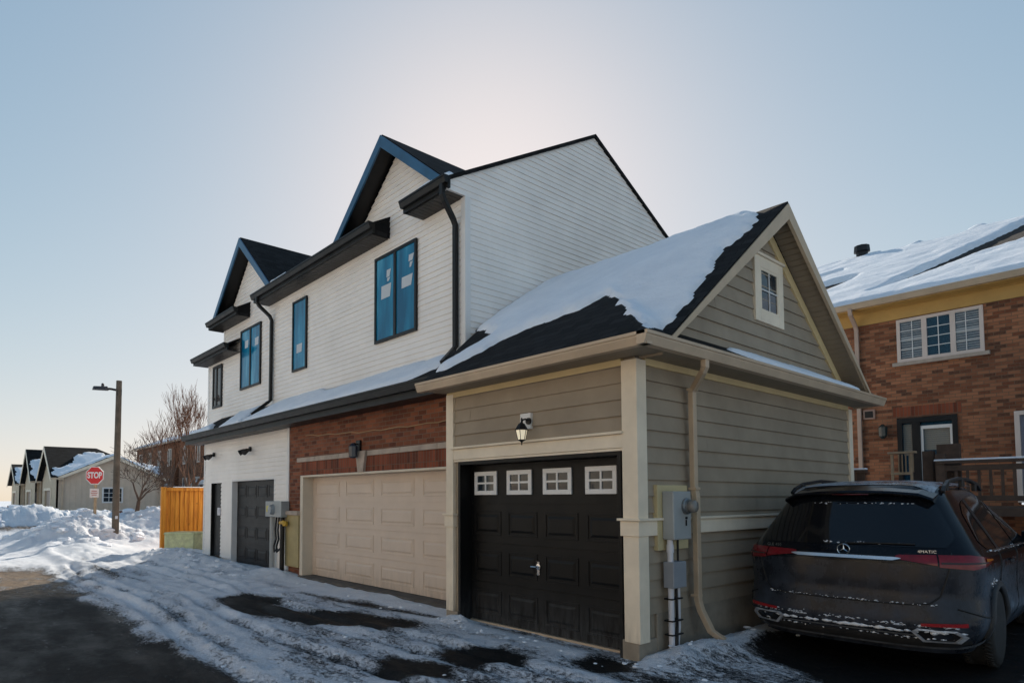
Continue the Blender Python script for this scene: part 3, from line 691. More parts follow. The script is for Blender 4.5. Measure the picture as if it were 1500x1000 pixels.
# things fixed to the townhouse
fl = []
for x, lab in ((-13.76, 'black twin floodlight on white siding above the narrow black door'), (-11.23, 'black twin floodlight on white siding above the charcoal garage door')):
    o = thing('floodlight', lab, 'wall lamp', (x, YB, 2.78), group='twin floodlights over the doors'); fl.append(o)
    MB().lathe((x, YB-.02, 2.80), [(0, -.04), (.055, -.035), (.06, 0)], 14, 'y').build('mounting_plate', BLACKMETAL, o)
    for s in (-1, 1):
        MB().tube([(x, YB-.05, 2.8), (x+s*.06, YB-.1, 2.79), (x+s*.1, YB-.14, 2.76), (x+s*.15, YB-.24, 2.70)], [.015, .02, .05, .07], 10).build('lamp_head', BLACKMETAL, o)
o = thing('brick_wall_lamp', 'dark wall lamp on brick above the keystone of the beige door', 'wall lamp', (-6.2, YB, 2.5))
MB().box(-6.28, -6.14, YB-.04, YB, 2.4, 2.66).tube([(-6.2, YB-.04, 2.58), (-6.2, YB-.12, 2.6), (-6.2, YB-.14, 2.56)], .015, 6).build('wall_plate', BLACKMETAL, o, bevel=.01)
MB().lathe((-6.2, YB-.14, 0), [(.02, 2.60), (.085, 2.54), (.08, 2.36), (.04, 2.33)], 8).build('lamp_body', mat('dark_blue_glass', (.03, .045, .07), .15, var=.1), o)
o = thing('utility_meter', 'grey meter cabinet with round dial and pipes between charcoal door and brick', 'meter box', (-9.5, .4, 1.3))
MB().box(-9.88, -9.06, .3, .49, 1.22, 1.56).build('cabinet', METERGREY, o, bevel=.012)
MB().lathe((-9.48, .3, 1.38), [(0, -.09), (.09, -.08), (.11, -.02), (.12, 0)], 20, 'y').build('dial', glass_mat('dial_glass', (.25, .28, .3)), o)
MB().box(-9.8, -9.66, .29, .3, 1.33, 1.46).build('notice', mat('yellow_notice', (.6, .52, .1), .6, var=.05), o)
MB().tube([(-9.72, .40, 1.22), (-9.72, .40, 0)], .055, 12).build('pipe', METERGREY, o)
mb = MB().tube([(-9.15, .38, 1.22), (-9.12, .36, .6), (-9.12, .36, 0)], .05, 10)
for dx in (.0, .13): mb.tube([(-9.5+dx, .4, 1.22), (-9.42+dx, .34, .95), (-9.38+dx, .34, .75), (-9.46+dx, .33, .6), (-9.42+dx, .32, .48), (-9.32+dx, .34, .55)], .022, 8)
mb.build('cable', BLACKMETAL, o)
mb = MB().tube([(-9.22, .36, 1.1), (-9.0, .34, 1.12), (-8.92, .36, 1.06)], .04, 8).lathe((-8.98, .36, 0), [(.05, 1.04), (.06, 1.09), (.05, 1.14)], 10); mb.build('gas_regulator', mat('yellow_paint', (.55, .33, .03), .5, var=.1), o)

# ================================================================ BRICK HOUSE (right)
bh = thing('brick_house', 'two storey brick house with ochre fascia and snowy roof behind the parked car', 'house', (0, 16, 0))
Y0 = 12.5
mb = MB()
for p in ((-9, -1.27, 0, 6.2), (-1.27, -.08, 3.52, 6.2), (-.08, .92, 0, 6.2), (.92, 2.6, 3.48, 6.2), (2.6, 8, 0, 6.2), (-1.27, -.08, 0, 1.45), (.92, 2.6, 0, 1.45)): mb.box(p[0], p[1], Y0, Y0+.3, p[2], p[3])
mb.box(-9, -8.7, Y0+.3, 28.5, 0, 6.2).box(7.7, 8, Y0+.3, 28.5, 0, 6.2)
mb.build('brick_wall', BRICK2, bh)
MB().box(-1.35, .0, Y0-.004, Y0+.1, 3.535, 3.78).build('soldier_course', SOLDIER, bh)
EY, EZ, RY, RZ = 12.1, 6.36, 21.9, 10.82
bz = lambda y: EZ+(RZ-EZ)/(RY-EY)*(y-EY)
mb = MB().slab([(-9.4, EY-.05, bz(EY-.05)), (8.4, EY-.05, bz(EY-.05)), (4.5, RY, RZ), (-7.5, RY, RZ)], .06).slab([(-9.4, 29.1, EZ), (8.4, 29.1, EZ), (4.5, RY, RZ), (-7.5, RY, RZ)], .06)
mb.slab([(-9.4, EY, EZ), (-9.4, 29.1, EZ), (-7.5, RY, RZ)], .06).slab([(8.4, EY, EZ), (8.4, 29.1, EZ), (4.5, RY, RZ)], .06)
r2 = mb.build('roof', SHINGLE2, bh)
snow_field('roof_snow', r2, lambda x, y: np.minimum(bz(y), np.minimum(EZ+(x+9.4)/1.9*(RZ-EZ), 99))+0*y, [[(-9.2, EY), (8, EY), (4.6, RY-.05), (-7.4, RY-.05)]],
           holes=[[(-1.9, 13.25), (-1.43, 14.7), (-.64, 17.0), (.25, 20.0), (1.5, 22), (5, 22), (5, 18.5), (.67, 16.29), (-.34, 15.38), (-.99, 14.17)], [(-4.9, 16.6), (-3.41, 16.75), (-3.46, 15.56), (-4.0, 14.5)],
                  [(-.9, 21.4), (-.1, 21.0), (4.6, 21.0), (4.6, 22.5), (-1.2, 22.5)], [(-4.0, 21.2), (-3.3, 21.0), (-3.1, 22), (-4.2, 22)], [(-2.8, 21.0), (-1.7, 20.7), (-1.4, 22), (-2.8, 22)], [(-5.6, 18.6), (-4.6, 18.9), (-4.4, 18.5), (-5.4, 18.1)]],
           res=.085, T=.16, edge=.22, rag=.07, seed=21, hard=[(-9.3, EY-.03), (8.3, EY-.03), (4.5, RY), (-7.5, RY)])
MB().lathe((-4.75, RY-.35, RZ-.3), [(.02, .66), (.26, .64), (.28, .42), (.2, .40), (.2, 0)], 10).build('roof_vent', BLACKMETAL, r2)
MB().box(.13, .6, RY-.1, RY+.3, RZ-.2, RZ+.75).build('roof_vent', BLACKMETAL, r2, bevel=.03)
gutter(MB(), -9.4, 8.4, 11.95, 6.40, .14, .14).build('gutter', TANMETAL, bh)
MB().box(-9.05, 8.05, Y0-.02, Y0+.05, 5.93, 6.22).box(-9.05, 8.05, Y0-.06, Y0+.05, 6.222, 6.27).box(-9.3, 8.3, 12.08, Y0, 6.24, 6.26).build('fascia', OCHRE, bh, bevel=.004)
MB().rtube([(-2.05, 12.0, 6.3), (-2.05, 12.02, 6.15), (-2.06, 12.38, 5.92), (-2.06, 12.44, 5.82), (-2.06, 12.44, .4)], .09, .07, (1, 0, 0)).build('downspout', mat('pinkish_beige_metal', (.42, .32, .26), .45, var=.1), bh, bevel=.006)
PINKWHITE = mat('off_white_window_frame', (.66, .56, .50), .5, var=.05)
fb = front(Y0)
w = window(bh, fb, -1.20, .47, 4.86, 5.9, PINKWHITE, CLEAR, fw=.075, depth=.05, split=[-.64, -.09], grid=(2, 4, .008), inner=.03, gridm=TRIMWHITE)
mb = MB(); mb.face([fb(-1.2, 4.86, .002), fb(.47, 4.86, .002), fb(.47, 5.9, .002), fb(-1.2, 5.9, .002)]); mb.build('unlit_room_sheet', mat('unlit_room_sky_tint', (.012, .05, .085), .8, var=.3), w)  # dark sheet standing for the unlit room, blued for reflected sky
for a, b in ((-1.11, -.70), (-.03, .39)):
    mb = MB()
    for k in range(17):
        z = 4.96+k*.053
        if k == 8: continue
        mb.hexa([fb(a, z, .004), fb(b, z, .004), fb(b, z+.012, .022), fb(a, z+.012, .022), fb(a, z+.018, .004), fb(b, z+.018, .004), fb(b, z+.034, .022), fb(a, z+.034, .022)])
    mb.hexa([fb(a, 5.36, .004), fb(b, 5.36, .004), fb(b, 5.36, .024), fb(a, 5.36, .024), fb(a, 5.46, .004), fb(b, 5.46, .004), fb(b, 5.46, .024), fb(a, 5.46, .024)])
    mb.build('shutter', TRIMWHITE, w)
MB().box(-1.3, .56, Y0-.09, Y0, 4.77, 4.855).build('window_sill', STONE, bh, bevel=.006)
# patio door with black frame
mb = MB().box(-1.27, -1.17, Y0-.03, Y0+.1, 1.45, 3.5).box(-.18, -.08, Y0-.03, Y0+.1, 1.45, 3.5).box(-1.17, -.18, Y0-.03, Y0+.1, 3.38, 3.5).box(-.97, -.80, Y0-.025, Y0+.1, 1.45, 3.38)
pd = mb.build('patio_door', BLACKMETAL, bh, bevel=.006)
MB().box(-.80, -.75, Y0+.0, Y0+.08, 1.5, 3.3).box(-.23, -.18, Y0, Y0+.08, 1.5, 3.3).box(-.75, -.23, Y0, Y0+.08, 3.22, 3.3).build('door_leaf', TRIMWHITE, pd, bevel=.004)
mb = MB()
for a, b in ((-1.16, -.98), (-.74, -.24)):
    for k in range(15 if b < -.5 else 10): mb.box(a, b, Y0+.055, Y0+.06, 3.36-.05*k-.046-(.14 if b > -.5 else 0), 3.36-.05*k-(.14 if b > -.5 else 0))
mb.build('blind', mat('ivory_blind', (.6, .5, .36), .7, var=.04), pd)
MB().box(-1.17, -.08, Y0+.09, Y0+.1, 1.45, 3.4).build('unlit_room_sheet', MATS['unlit_room_sky_tint'], pd)  # same dark bluish sheet in place of the unlit room
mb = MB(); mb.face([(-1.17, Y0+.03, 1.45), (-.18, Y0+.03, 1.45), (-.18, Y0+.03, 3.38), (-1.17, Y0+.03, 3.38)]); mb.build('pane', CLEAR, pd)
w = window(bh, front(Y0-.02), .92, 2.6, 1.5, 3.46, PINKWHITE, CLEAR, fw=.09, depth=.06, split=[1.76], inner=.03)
MB().box(.95, 2.55, Y0+.02, Y0+.05, 1.5, 3.4).build('curtain', mat('lilac_curtain', (.5, .45, .52), .8, var=.05), w)
MB().box(-1.98, -1.72, Y0-.05, Y0, 3.55, 3.79).build('wall_vent', mat('pinkish_frame', (.3, .2, .16), .6), bh, bevel=.01)
MB().box(-1.94, -1.76, Y0-.055, Y0-.04, 3.59, 3.75).build('vent_grille', BLACKMETAL, bh)
o = thing('porch_lamp', 'small black lamp on the mixed brick wall left of the patio door', 'wall lamp', (-1.53, 12.5, 3.2))
MB().box(-1.58, -1.5, 12.44, 12.5, 3.1, 3.36).build('wall_plate', BLACKMETAL, o, bevel=.01)
MB().lathe((-1.54, 12.38, 0), [(.02, 3.4), (.1, 3.32), (.09, 3.1), (.04, 3.04)], 8).build('lamp_body', mat('dark_green_glass', (.02, .03, .03), .2, var=.1), o)
# raised deck
dk = thing('deck', 'raised dark timber deck with snow topped railing under the brick house', 'deck', (1.5, 10.5, 0))
MB().box(-1.6, 5, 9.0, 12.48, 1.28, 1.42).build('floor', DARKWOOD, dk)
for x in (-1.5, .3, 2.2, 4.8): MB().box(x, x+.14, 9.02, 9.16, 0, 2.42 if x < 2 else 2.3).build('post', DARKWOOD, dk, bevel=.008)
MB().box(.26, .62, 9.3, 9.4, 1.43, 2.62).box(.05, .22, 9.2, 9.4, 1.43, 2.5).build('deck_box', DARKWOOD, dk, bevel=.008)
mb = MB().box(.3, 5, 9.0, 9.14, 2.235, 2.285).box(.3, 5, 9.04, 9.08, 2.10, 2.2).box(.3, 5, 9.04, 9.08, 1.55, 1.64)
mb.build('handrail', DARKWOOD, dk, bevel=.006)
mb = MB()
for k in range(28): mb.box(.42+k*.165, .46+k*.165, 9.045, 9.085, 1.62, 2.12)
mb.build('balusters', DARKWOOD, dk)
mb = MB().box(.28, 5, 8.99, 9.15, 2.287, 2.32)
sn = mb.build('rail_snow', SNOW, dk, bevel=.015)
mb = MB().box(-.42, -.38, 9.0, 9.05, 1.4, 2.46).box(-.1, -.06, 9.0, 9.05, 1.4, 2.46).box(-.46, .0, 8.96, 9.1, 2.46, 2.50).box(-.42, -.06, 8.99, 9.06, 2.05, 2.10)
for k in range(5): mb.box(-.35+k*.06, -.33+k*.06, 9.2, 9.22, 2.1, 2.46)
mb.build('gate_frame', PALEWOOD, dk, bevel=.004)
o = thing('back_fence', 'dark timber fence seen between garage and brick house', 'fence', (-2, 8, 0))
mb = MB()
for k in range(23): mb.box(-4+k*.15, -3.86+k*.15, 8.0, 8.02, 0, 2.08)
mb.build('boards', DARKWOOD, o); MB().box(-4, -.52, 7.97, 8.05, 2.082, 2.13).build('cap_rail', DARKWOOD, o); MB().box(-4, -.52, 7.96, 8.06, 2.131, 2.165).build('cap_snow', SNOW, o, bevel=.012)

# ================================================================ FAR ROW OF GARAGES
BOARD = mat('pinkish_board_siding', (.60, .49, .38), .7, var=.08)
BEIGE = mat('beige_render', (.52, .42, .29), .7, var=.08)
RIB = MATS['pinkish_board_siding']
def far_garage(X, label, zR=5.0, wallm=None, snowy=0):
    g = thing('far_garage', label, 'garage', (X-3.2, 3.6, 0), group='beige garages across the side street')
    BOARD_ = wallm or BOARD; y0, y1, zE = .6, 6.7, 2.98; xr = X-3.0; xw = X-6.3
    MB().box(X-.12, X, y0, y1, .85, zE).box(xw, xw+.12, y0, y1, .0, zE).box(xw, X, y1-.12, y1, 0, zE).prism([(X-.01, 1.0, zE), (X-.01, 6.3, zE), (X-.01, 3.66, 4.28)], (-.1, 0, 0)).build('side_wall', BOARD_, g)
    mb = MB(); n = 20
    for k in range(n): y = y0+.12+(y1-y0-.3)*k/(n-1); mb.box(X, X+.02, y-.022, y+.022, .9, zE-.02)
    mb.build('battens', BOARD_, g)
    MB().box(X-.1, X+.05, y0-.02, y1+.02, 0, .84).build('brick_base', BRICK, g); MB().box(X, X+.09, y0-.03, y1+.03, .842, .90).build('ledge', TRIMWHITE, g)
    MB().box(X-1.9, X-1.4, y0-.3, y0, .0, 1.0).box(xw, xw+.6, y0-.3, y0, 0, 1.0).build('brick_pier', BRICK, g)
    MB().box(xw, X-5.0, y0, y0+.12, 0, zE).box(X-2.3, X, y0, y0+.12, 0, zE).box(X-5.0, X-2.3, y0, y0+.12, 2.15, zE).prism([(X-.2, y0, zE), (xw+.2, y0, zE), (xr-.1, y0, zR-.15)], (0, .1, 0)).build('front_wall', BEIGE, g)
    MB().box(X-5.0, X-2.3, y0+.1, y0+.14, 0, 2.15).build('garage_door', mat('pinkish_door', (.36, .27, .22), .6, var=.08), g)
    MB().box(X-5.2, X-2.1, y0-.05, y0+.02, 2.16, 2.32).box(X-2.3, X-2.1, y0-.04, y0+.02, 0, 2.16).build('door_header', TAN, g)
    MB().box(X-1.4, X+.06, y0-.05, y0-.005, 0, .84).build('brick_plinth', BRICK, g)
    a = .35
    q_ = X-.14; zq = zE-.1+(X+a-q_)/(X+a-xr)*(zR-zE+.1)
    mb = MB().slab([(X+a, y0-.35, zE-.1), (X+a, .8, zE-.1), (q_, .8, zq), (q_, y0-.35, zq)], .06).slab([(q_, y0-.35, zq), (q_, y1-.1, zq), (xr, y0+2.6, zR), (xr, y0-.35, zR)], .06)
    mb.slab([(xw-a, y0-.35, zE-.1), (xw-a, y1+a, zE-.1), (xr, y0+2.6, zR), (xr, y0-.35, zR)], .06).slab([(X-.1, y1+a, zE-.1), (xw-a, y1+a, zE-.1), (xr, y0+2.6, zR)], .06)
    for ye in (.6, 6.75): mb.slab([(X+.4, 3.66, 4.40), (X+.4, ye, zE-.02), (X-1.2, ye, zE+.2), (X-2.2, 3.66, 4.42)], .06)
    r = mb.build('roof', SHINGLE, g)
    mb = MB()
    for s in (1, -1): mb.prism([(xr, y0-.36, zR), (xr+s*3.35, y0-.36, zE-.1), (xr+s*3.35, y0-.36, zE-.3), (xr, y0-.36, zR-.28)], (0, -.03, 0))
    for ye in (.62, 6.73): mb.prism([(X+.40, 3.66, 4.38), (X+.40, ye, zE-.04), (X+.40, ye, zE-.2), (X+.40, 3.66, 4.16)], (.03, 0, 0))
    mb.build('barge_board', TAN, g)
    MB().box(X+a, X+a+.1, y0-.35, .9, zE-.2, zE-.08).build('gutter', TANMETAL, g)
    for yy in (y0+.25, y1-.3): MB().box(X+.1, X+.17, yy, yy+.08, .0, zE-.1).build('downspout', TANMETAL, g)
    sl = (zR-zE+.1)/(3.35)
    zr = lambda x, y: np.maximum(np.minimum(zE-.1+(X+a-x)*sl, zR), np.minimum(4.41-np.abs(y-3.66)*.47, np.where(x > X-2, 9, 0)))
    snow_field('roof_snow', r, zr, [[(X+.33, .75), (X+.33, 3.6), (X-2.3, 3.6), (X-2.5, 2.6), (X-1.9, 1.9), (X-.8-snowy, 1.4), (X-.6-snowy, .5), (X-.2, .4)], [(X+.38, 3.7), (X+.38, 6.7), (X-1.0, 6.7), (X-2.0, 3.7)]], res=.1, T=.14, edge=.2, rag=.16, seed=int(-X), hard=[(X+.38, .3), (X+.38, 6.73), (X-3, 6.73), (X-3, .3)])
    f = window(g, side(X), 3.05, 4.25, 1.35, 2.35, TRIMWHITE, GLASS, fw=.09, depth=.06, split=[3.75], grid=(2, 3, .015), inner=.03)
    MB().box(X-.1, X+.03, 3.86, 4.16, 1.44, 2.26).build('blind', PAPER, f)
    return g
far_garage(-42.0, 'nearest beige garage across the side street with dark roof behind the stop sign')
g2 = far_garage(-52.0, 'second beige garage in the far row just left of the nearest one', 5.4, mat('tan_boards', (.46, .34, .22), .7, var=.1), 1.2)
g3 = far_garage(-62.5, 'last beige garage of the far row at the left edge of the picture', 4.7, BEIGE, 1.7)

# ================================================================ FAR BRICK ROW HOUSES
def row_house(x0, x1, label):
    g = thing('row_house', label, 'house', ((x0+x1)/2, 14, 0), group='brick houses far behind the cedar fence')
    y0, zE, zR = 10.5, 6.5, 8.6; xm = (x0+x1)/2
    MB().box(x0, x1, y0, 20, 0, zE).build('brick_wall', BRICK2, g)
    mb = MB()
    for sgn in (0, 1):
        ye = y0-.4 if sgn == 0 else 20.4
        mb.slab([(x0-.4, ye, zE-.1), (x1+.4, ye, zE-.1), (x1-2, 15.2, zR), (x0+2, 15.2, zR)], .1)
    mb.slab([(x1+.4, y0-.4, zE-.1), (x1+.4, 20.4, zE-.1), (x1-2, 15.2, zR)], .1).slab([(x0-.4, y0-.4, zE-.1), (x0-.4, 20.4, zE-.1), (x0+2, 15.2, zR)], .1)
    r = mb.build('roof', SHINGLE2, g)
    snow_field('roof_snow', r, lambda x, y: zE-.1+(y-y0+.4)*(zR-zE+.1)/(15.2-y0+.4)+0*x, [[(x0, y0-.3), (x1, y0-.3), (x1-2, 13.5), (x0+2.5, 13)]], holes=[[(xm-3, y0+.8), (xm, y0+1.3), (xm+1, y0+2.4), (xm-2, y0+2.6)]], res=.2, T=.15, edge=.3, rag=.3, seed=int(x1+99))
    gutter(MB(), x0-.4, x1+.4, y0-.52, zE-.05, .14, .14).build('gutter', TANMETAL, g)
    for k in range(4):
        a = x0+1.2+k*(x1-x0-3.2)/3
        for z in (1.8, 4.4): window(g, front(y0), a, a+1.1, z, z+1.5, PINKWHITE, GLASS, fw=.1, depth=.06, split=[a+.55], inner=.02)
    MB().box(x1-4.5, x1-1.5, y0-1.6, y0, 2.6, 2.75).box(x1-4.4, x1-4.25, y0-1.5, y0-1.35, 0, 2.6).box(x1-1.75, x1-1.6, y0-1.5, y0-1.35, 0, 2.6).build('porch', TRIMWHITE, g)
    MB().box(x1-4.5, x1-1.5, y0-1.6, y0, 2.751, 2.88).build('porch_snow', SNOW, g, bevel=.05)
row_house(-52.0, -39.5, 'nearer brick row house with snowy porch behind the wide bare tree')
row_house(-66.0, -53.2, 'farther brick row house behind the small forked tree')

# ================================================================ STREET THINGS
def dep(px, py, d):   # a point on the sight line through photo pixel (px, py) at depth d along the view axis
    v = ((px-681.44)/935.75, -(py-679.1)/935.75, 1.0)
    return Vector([cam.matrix_world[i][3]+d*sum(MT[i][j]*v[j] for j in range(3)) for i in range(3)])
pl = thing('street_lamp', 'tall grey wooden lamp post with short dark arm in the snowbank', 'street lamp', (-20.9, -.42, 0))
MB().tube([(-20.88, -.42, .1), (-20.9, -.42, 2.5), (-20.9, -.42, 5.72)], [.118, .108, .092], 12).build('pole', POLEWOOD, pl)
MB().box(-20.97, -20.83, -.5, -.34, 5.2, 5.42).tube([(-20.9, -.42, 5.38), (-20.98, -.65, 5.42), (-21.0, -.85, 5.42)], .04, 8).build('arm', BLACKMETAL, pl)
mb = MB().hexa([(-21.16, -1.20, 5.35), (-20.94, -1.20, 5.35), (-20.92, -.72, 5.36), (-21.08, -.72, 5.36), (-21.12, -1.18, 5.47), (-20.98, -1.18, 5.47), (-20.95, -.76, 5.5), (-21.05, -.76, 5.5)])
mb.lathe((-21.02, -.9, 0), [(.05, 5.48), (.05, 5.58), (.02, 5.6)], 8)
mb.build('lamp_head', mat('dark_grey_metal', (.05, .05, .055), .5, var=.2), pl, bevel=.015)
MB().box(-20.78, -20.755, -.46, -.38, .93, 1.03).build('tag_plate', PAPER, pl)
# stop sign
c0 = dep(139, 696, 23)
ss = thing('stop_sign', 'red octagonal stop sign with a small white plate below on a pale post', 'road sign', (c0.x, c0.y, 0))
nx = Vector((.764, -.643, 0)); ux = Vector((.643, .764, 0)); rot = Matrix(((ux.x, 0, nx.x, 0), (ux.y, 0, nx.y, 0), (0, 1, 0, 0), (0, 0, 0, 1)))
def octo(r, off): return [tuple(c0+ux*(r*math.cos(R(22.5+45*k)))+Vector((0, 0, r*math.sin(R(22.5+45*k))))+nx*off) for k in range(8)]
sp = MB().prism(octo(.345, 0), nx*.012).build('sign_plate', mat('sign_white', (.75, .72, .7), .5, var=.03), ss)
MB().prism(octo(.318, .0122), nx*.004).build('red_face', mat('sign_red', (.62, .008, .014), .45, var=.06), sp)
text_obj('lettering', 'STOP', .30, MATS['sign_white'], sp, Matrix.Translation(nx*.018+Vector((0, 0, c0.z))) @ rot, extrude=.002, xs=.72, offset=.011)
p1 = c0-ux*.0+Vector((0, 0, -.63))+nx*.002
MB().hexa([tuple(p1+ux*a*.16+nx*b+Vector((0, 0, c*.16))) for c in (-1, 1) for a, b in ((-1, 0), (1, 0), (1, .01), (-1, .01))]).build('small_plate', mat('small_sign_white', (.72, .62, .58), .5, var=.05), ss)
mb = MB()
for k, w_ in enumerate((.1, .12, .09)):
    q = p1+nx*.0105+Vector((0, 0, .07-.07*k)); mb.hexa([tuple(q+ux*a*w_+nx*b+Vector((0, 0, c*.014))) for c in (-1, 1) for a, b in ((-1, 0), (1, 0), (1, .002), (-1, .002))])
mb.build('small_plate_lines', mat('faded_red', (.45, .12, .1), .6), ss)
q = c0-nx*.06
MB().box(q.x-.045, q.x+.045, q.y-.045, q.y+.045, .3, c0.z+.3).build('post', PALEWOOD, ss, bevel=.006)
# cedar fence
ce = thing('cedar_fence', 'new orange cedar board fence with top rail beside the white townhouse', 'fence', (-17.5, 1.5, 0))
mb = MB(); rnd = random.Random(4); y = .28
while y < 3.7:
    mb.box(-17.52-rnd.uniform(0, .02), -17.5+rnd.uniform(-.004, .006), y, y+.128, .02, 1.86); y += .141
mb.build('boards', WOOD, ce, bevel=.003); MB().box(-17.56, -17.535, .28, 3.7, .02, 1.86).build('backing', WOOD, ce)
MB().box(-17.56, -17.42, .14, .28, .0, 1.98).box(-17.56, -17.42, 2.5, 2.64, 0, 1.98).build('post', WOOD, ce, bevel=.006)
MB().box(-17.56, -17.44, .28, 3.7, 1.86, 1.965).box(-17.5, -17.455, .28, 3.7, .22, .31).build('rails', WOOD, ce, bevel=.004)
MB().box(-17.58, -17.42, .5, 3.7, 1.967, 1.995).build('cap_snow', SNOW, ce, bevel=.012)
o = thing('far_fence', 'dark brown board fence behind the small forked tree', 'fence', (-41, 9, 0))
mb = MB()
for k in range(30): mb.box(-41.5, -41.46, 7.1+k*.15, 7.24+k*.15, 0, 1.9)
mb.build('boards', DARKWOOD, o)
# transformer cabinet
tr = thing('transformer_cabinet', 'low pale green utility cabinet half buried in snow before the cedar fence', 'utility box', (-14.9, .1, 0))
c = dep(272, 798, 19.3); A = math.atan2(ux.y, ux.x)-.12
def rb(cx, cy, hw, hd, z0, z1, sh=0):
    ca, sa = math.cos(A), math.sin(A); P = [(-hw, -hd), (hw, -hd), (hw, hd), (-hw, hd)]
    return [(cx+a*ca-b*sa, cy+a*sa+b*ca, z0) for a, b in P]+[(cx+a*(1-sh)*ca-b*(1-sh)*sa, cy+a*(1-sh)*sa+b*(1-sh)*ca, z1) for a, b in P]
MB().hexa(rb(c.x, c.y, .46, .38, -.05, .56)).build('cabinet', GREENBOX, tr, bevel=.015)
MB().hexa(rb(c.x, c.y, .485, .40, .562, .62, .04)).build('lid', GREENBOX, tr, bevel=.015)
mb = MB()
for k in range(11):
    a = -.4+k*.08; ca, sa = math.cos(A), math.sin(A)
    mb.tube([(c.x+a*ca+.383*sa, c.y+a*sa-.383*ca, .44), (c.x+a*ca+.383*sa, c.y+a*sa-.383*ca, .54)], .007, 5)
mb.build('vents', GREENBOX, tr)
o = thing('marker_post', 'small dark post with a black box in the snow at the far left', 'post', (-33, -3.4, 0))
c = dep(52, 745, 34)
MB().box(c.x-.03, c.x+.03, c.y-.03, c.y+.03, .4, c.z+.9).build('stake', BLACKMETAL, o)
MB().box(c.x-.2, c.x+.2, c.y-.02, c.y+.55, c.z-.2, c.z+.12).build('box', BLACKMETAL, o, bevel=.03)

# ================================================================ BARE TREES
def tree(label, base, height, seed, spread, trunk_r, m, fork=3, levels=5, upright=.3, twig=TWIG, group=None, lean=(0, 0), first=.3, density=1.0, twmin=.009):
    rnd = random.Random(seed); t = thing('bare_tree', label, 'tree', tuple(base), group=group)
    tb, cb = MB(), MB()
    def grow(p, d, L, r, lev):
        n = 3; pts = [p]; q = p.copy(); dd = d.copy()
        for k in range(n):
            dd = (dd+Vector((rnd.uniform(-1, 1), rnd.uniform(-1, 1), rnd.uniform(-.4, 1)*.6))*.16).normalized(); q = q+dd*L/n; pts.append(q.copy())
        rs = [r*(1-.4*k/n) for k in range(n+1)]
        (tb if lev <= 1 else cb).tube(pts, rs, 7 if lev < 2 else (4 if lev < 4 else 3), cap=lev < 2)
        if lev >= levels: return
        kids = fork if lev == 0 else int(rnd.choice((2, 3, 3, 4))*density+.5)
        for k in range(kids):
            a = 2*math.pi*(k+rnd.random()*.7)/kids; s = spread*rnd.uniform(.6, 1.25)
            side_ = dd.orthogonal().normalized(); side_ = side_ @ Matrix.Rotation(a, 3, dd) if False else (Matrix.Rotation(a, 3, dd) @ side_)
            nd = (dd*math.cos(s)+side_*math.sin(s)+Vector((0, 0, upright))).normalized()
            f = rnd.uniform(.55, 1.0) if lev else 1.0
            i = min(n, max(1, round(f*n)))
            grow(pts[i], nd, L*rnd.uniform(.62, .86), max(twmin, rs[i]*rnd.uniform(.52, .7)), lev+1)
    L0 = height*first
    grow(Vector(base), Vector((lean[0], lean[1], 1)).normalized(), L0, trunk_r, 0)
    tb.build('trunk', m, t); cb.build('crown', twig, t)
    return t
b_ = dep(198, 752, 27)
tree('small bare tree with a forked trunk behind the lamp post', (b_.x, b_.y, .5), 3.7, 5, .62, .12, BARK, fork=4, levels=6, upright=.10, twig=BARK, first=.28)
b_ = dep(276, 735, 31)
tree('wide bare tree with reddish twigs behind the cedar fence', (b_.x, b_.y, .2), 6.6, 14, .46, .15, BARK, fork=5, levels=5, upright=.34, first=.21, density=.66, twmin=.006)
b_ = dep(240, 735, 36)
tree('tall bare tree of thin upright shoots left of the wide one', (b_.x, b_.y, .2), 8.0, 23, .44, .15, BARK, fork=5, levels=5, upright=.4, first=.27)
b_ = dep(297, 735, 34)
tree('bare tree close beside the left edge of the townhouse', (b_.x, b_.y, .2), 9.0, 31, .38, .15, BARK, fork=5, levels=5, upright=.45, first=.27)

# ================================================================ PARKED CAR (origin: middle of the rear bumper, y forward)
def dirty_paint():
    m = bpy.data.materials.new('dirty_black_paint'); t = NT(m); c = t.coord()
    sx = t.add('ShaderNodeSeparateXYZ'); t.link(c, sx.inputs[0])
    low = t.ramp(sx.outputs[2], [(.25, (1, 1, 1)), (.55, (.75, .75, .75)), (1.0, (.42, .42, .42)), (1.0, (.08, .08, .08))])
    n = t.noise(c, 5, 6, .65); n2 = t.noise(t.coord('Object', (30, 30, 4)), 3, 4, .6)
    d = t.math('MULTIPLY', low, t.math('ADD', t.ramp(n, [(.40, (.02, .02, .02)), (.72, (.85, .85, .85))]), t.math('MULTIPLY', n2, .55)), True)
    t.link(t.mix(d, (.003, .004, .0065), (.045, .056, .078)), t.b.inputs['Base Color'])
    t.link(t.math('MULTIPLY_ADD', d, .5), t.b.inputs['Roughness']); t.n[-1].inputs[2].default_value = .12
    t.b.inputs['Coat Weight'].default_value = .0; t.b.inputs['Specular IOR Level'].default_value = .25
    t.link(t.bump(n2, .05, .004), t.b.inputs['Normal'])
    return m
def frost_mat():
    m = bpy.data.materials.new('frosted_paint'); t = NT(m); c = t.coord()
    n = t.noise(c, 3, 5, .6); n2 = t.noise(c, 45, 4, .7)
    f = t.ramp(t.math('ADD', n, t.math('MULTIPLY', n2, .6)), [(.62, (0, 0, 0)), (.95, (.8, .8, .8))])
    t.link(t.mix(f, (.02, .03, .045), (.5, .56, .64)), t.b.inputs['Base Color']); t.link(t.math('MULTIPLY_ADD', f, .5), t.b.inputs['Roughness']); t.n[-1].inputs[2].default_value = .12
    return m
PAINT = dirty_paint(); FROST = frost_mat()
CLAD = mat('black_plastic', (.02, .02, .021), .55, var=.3, vscale=8)
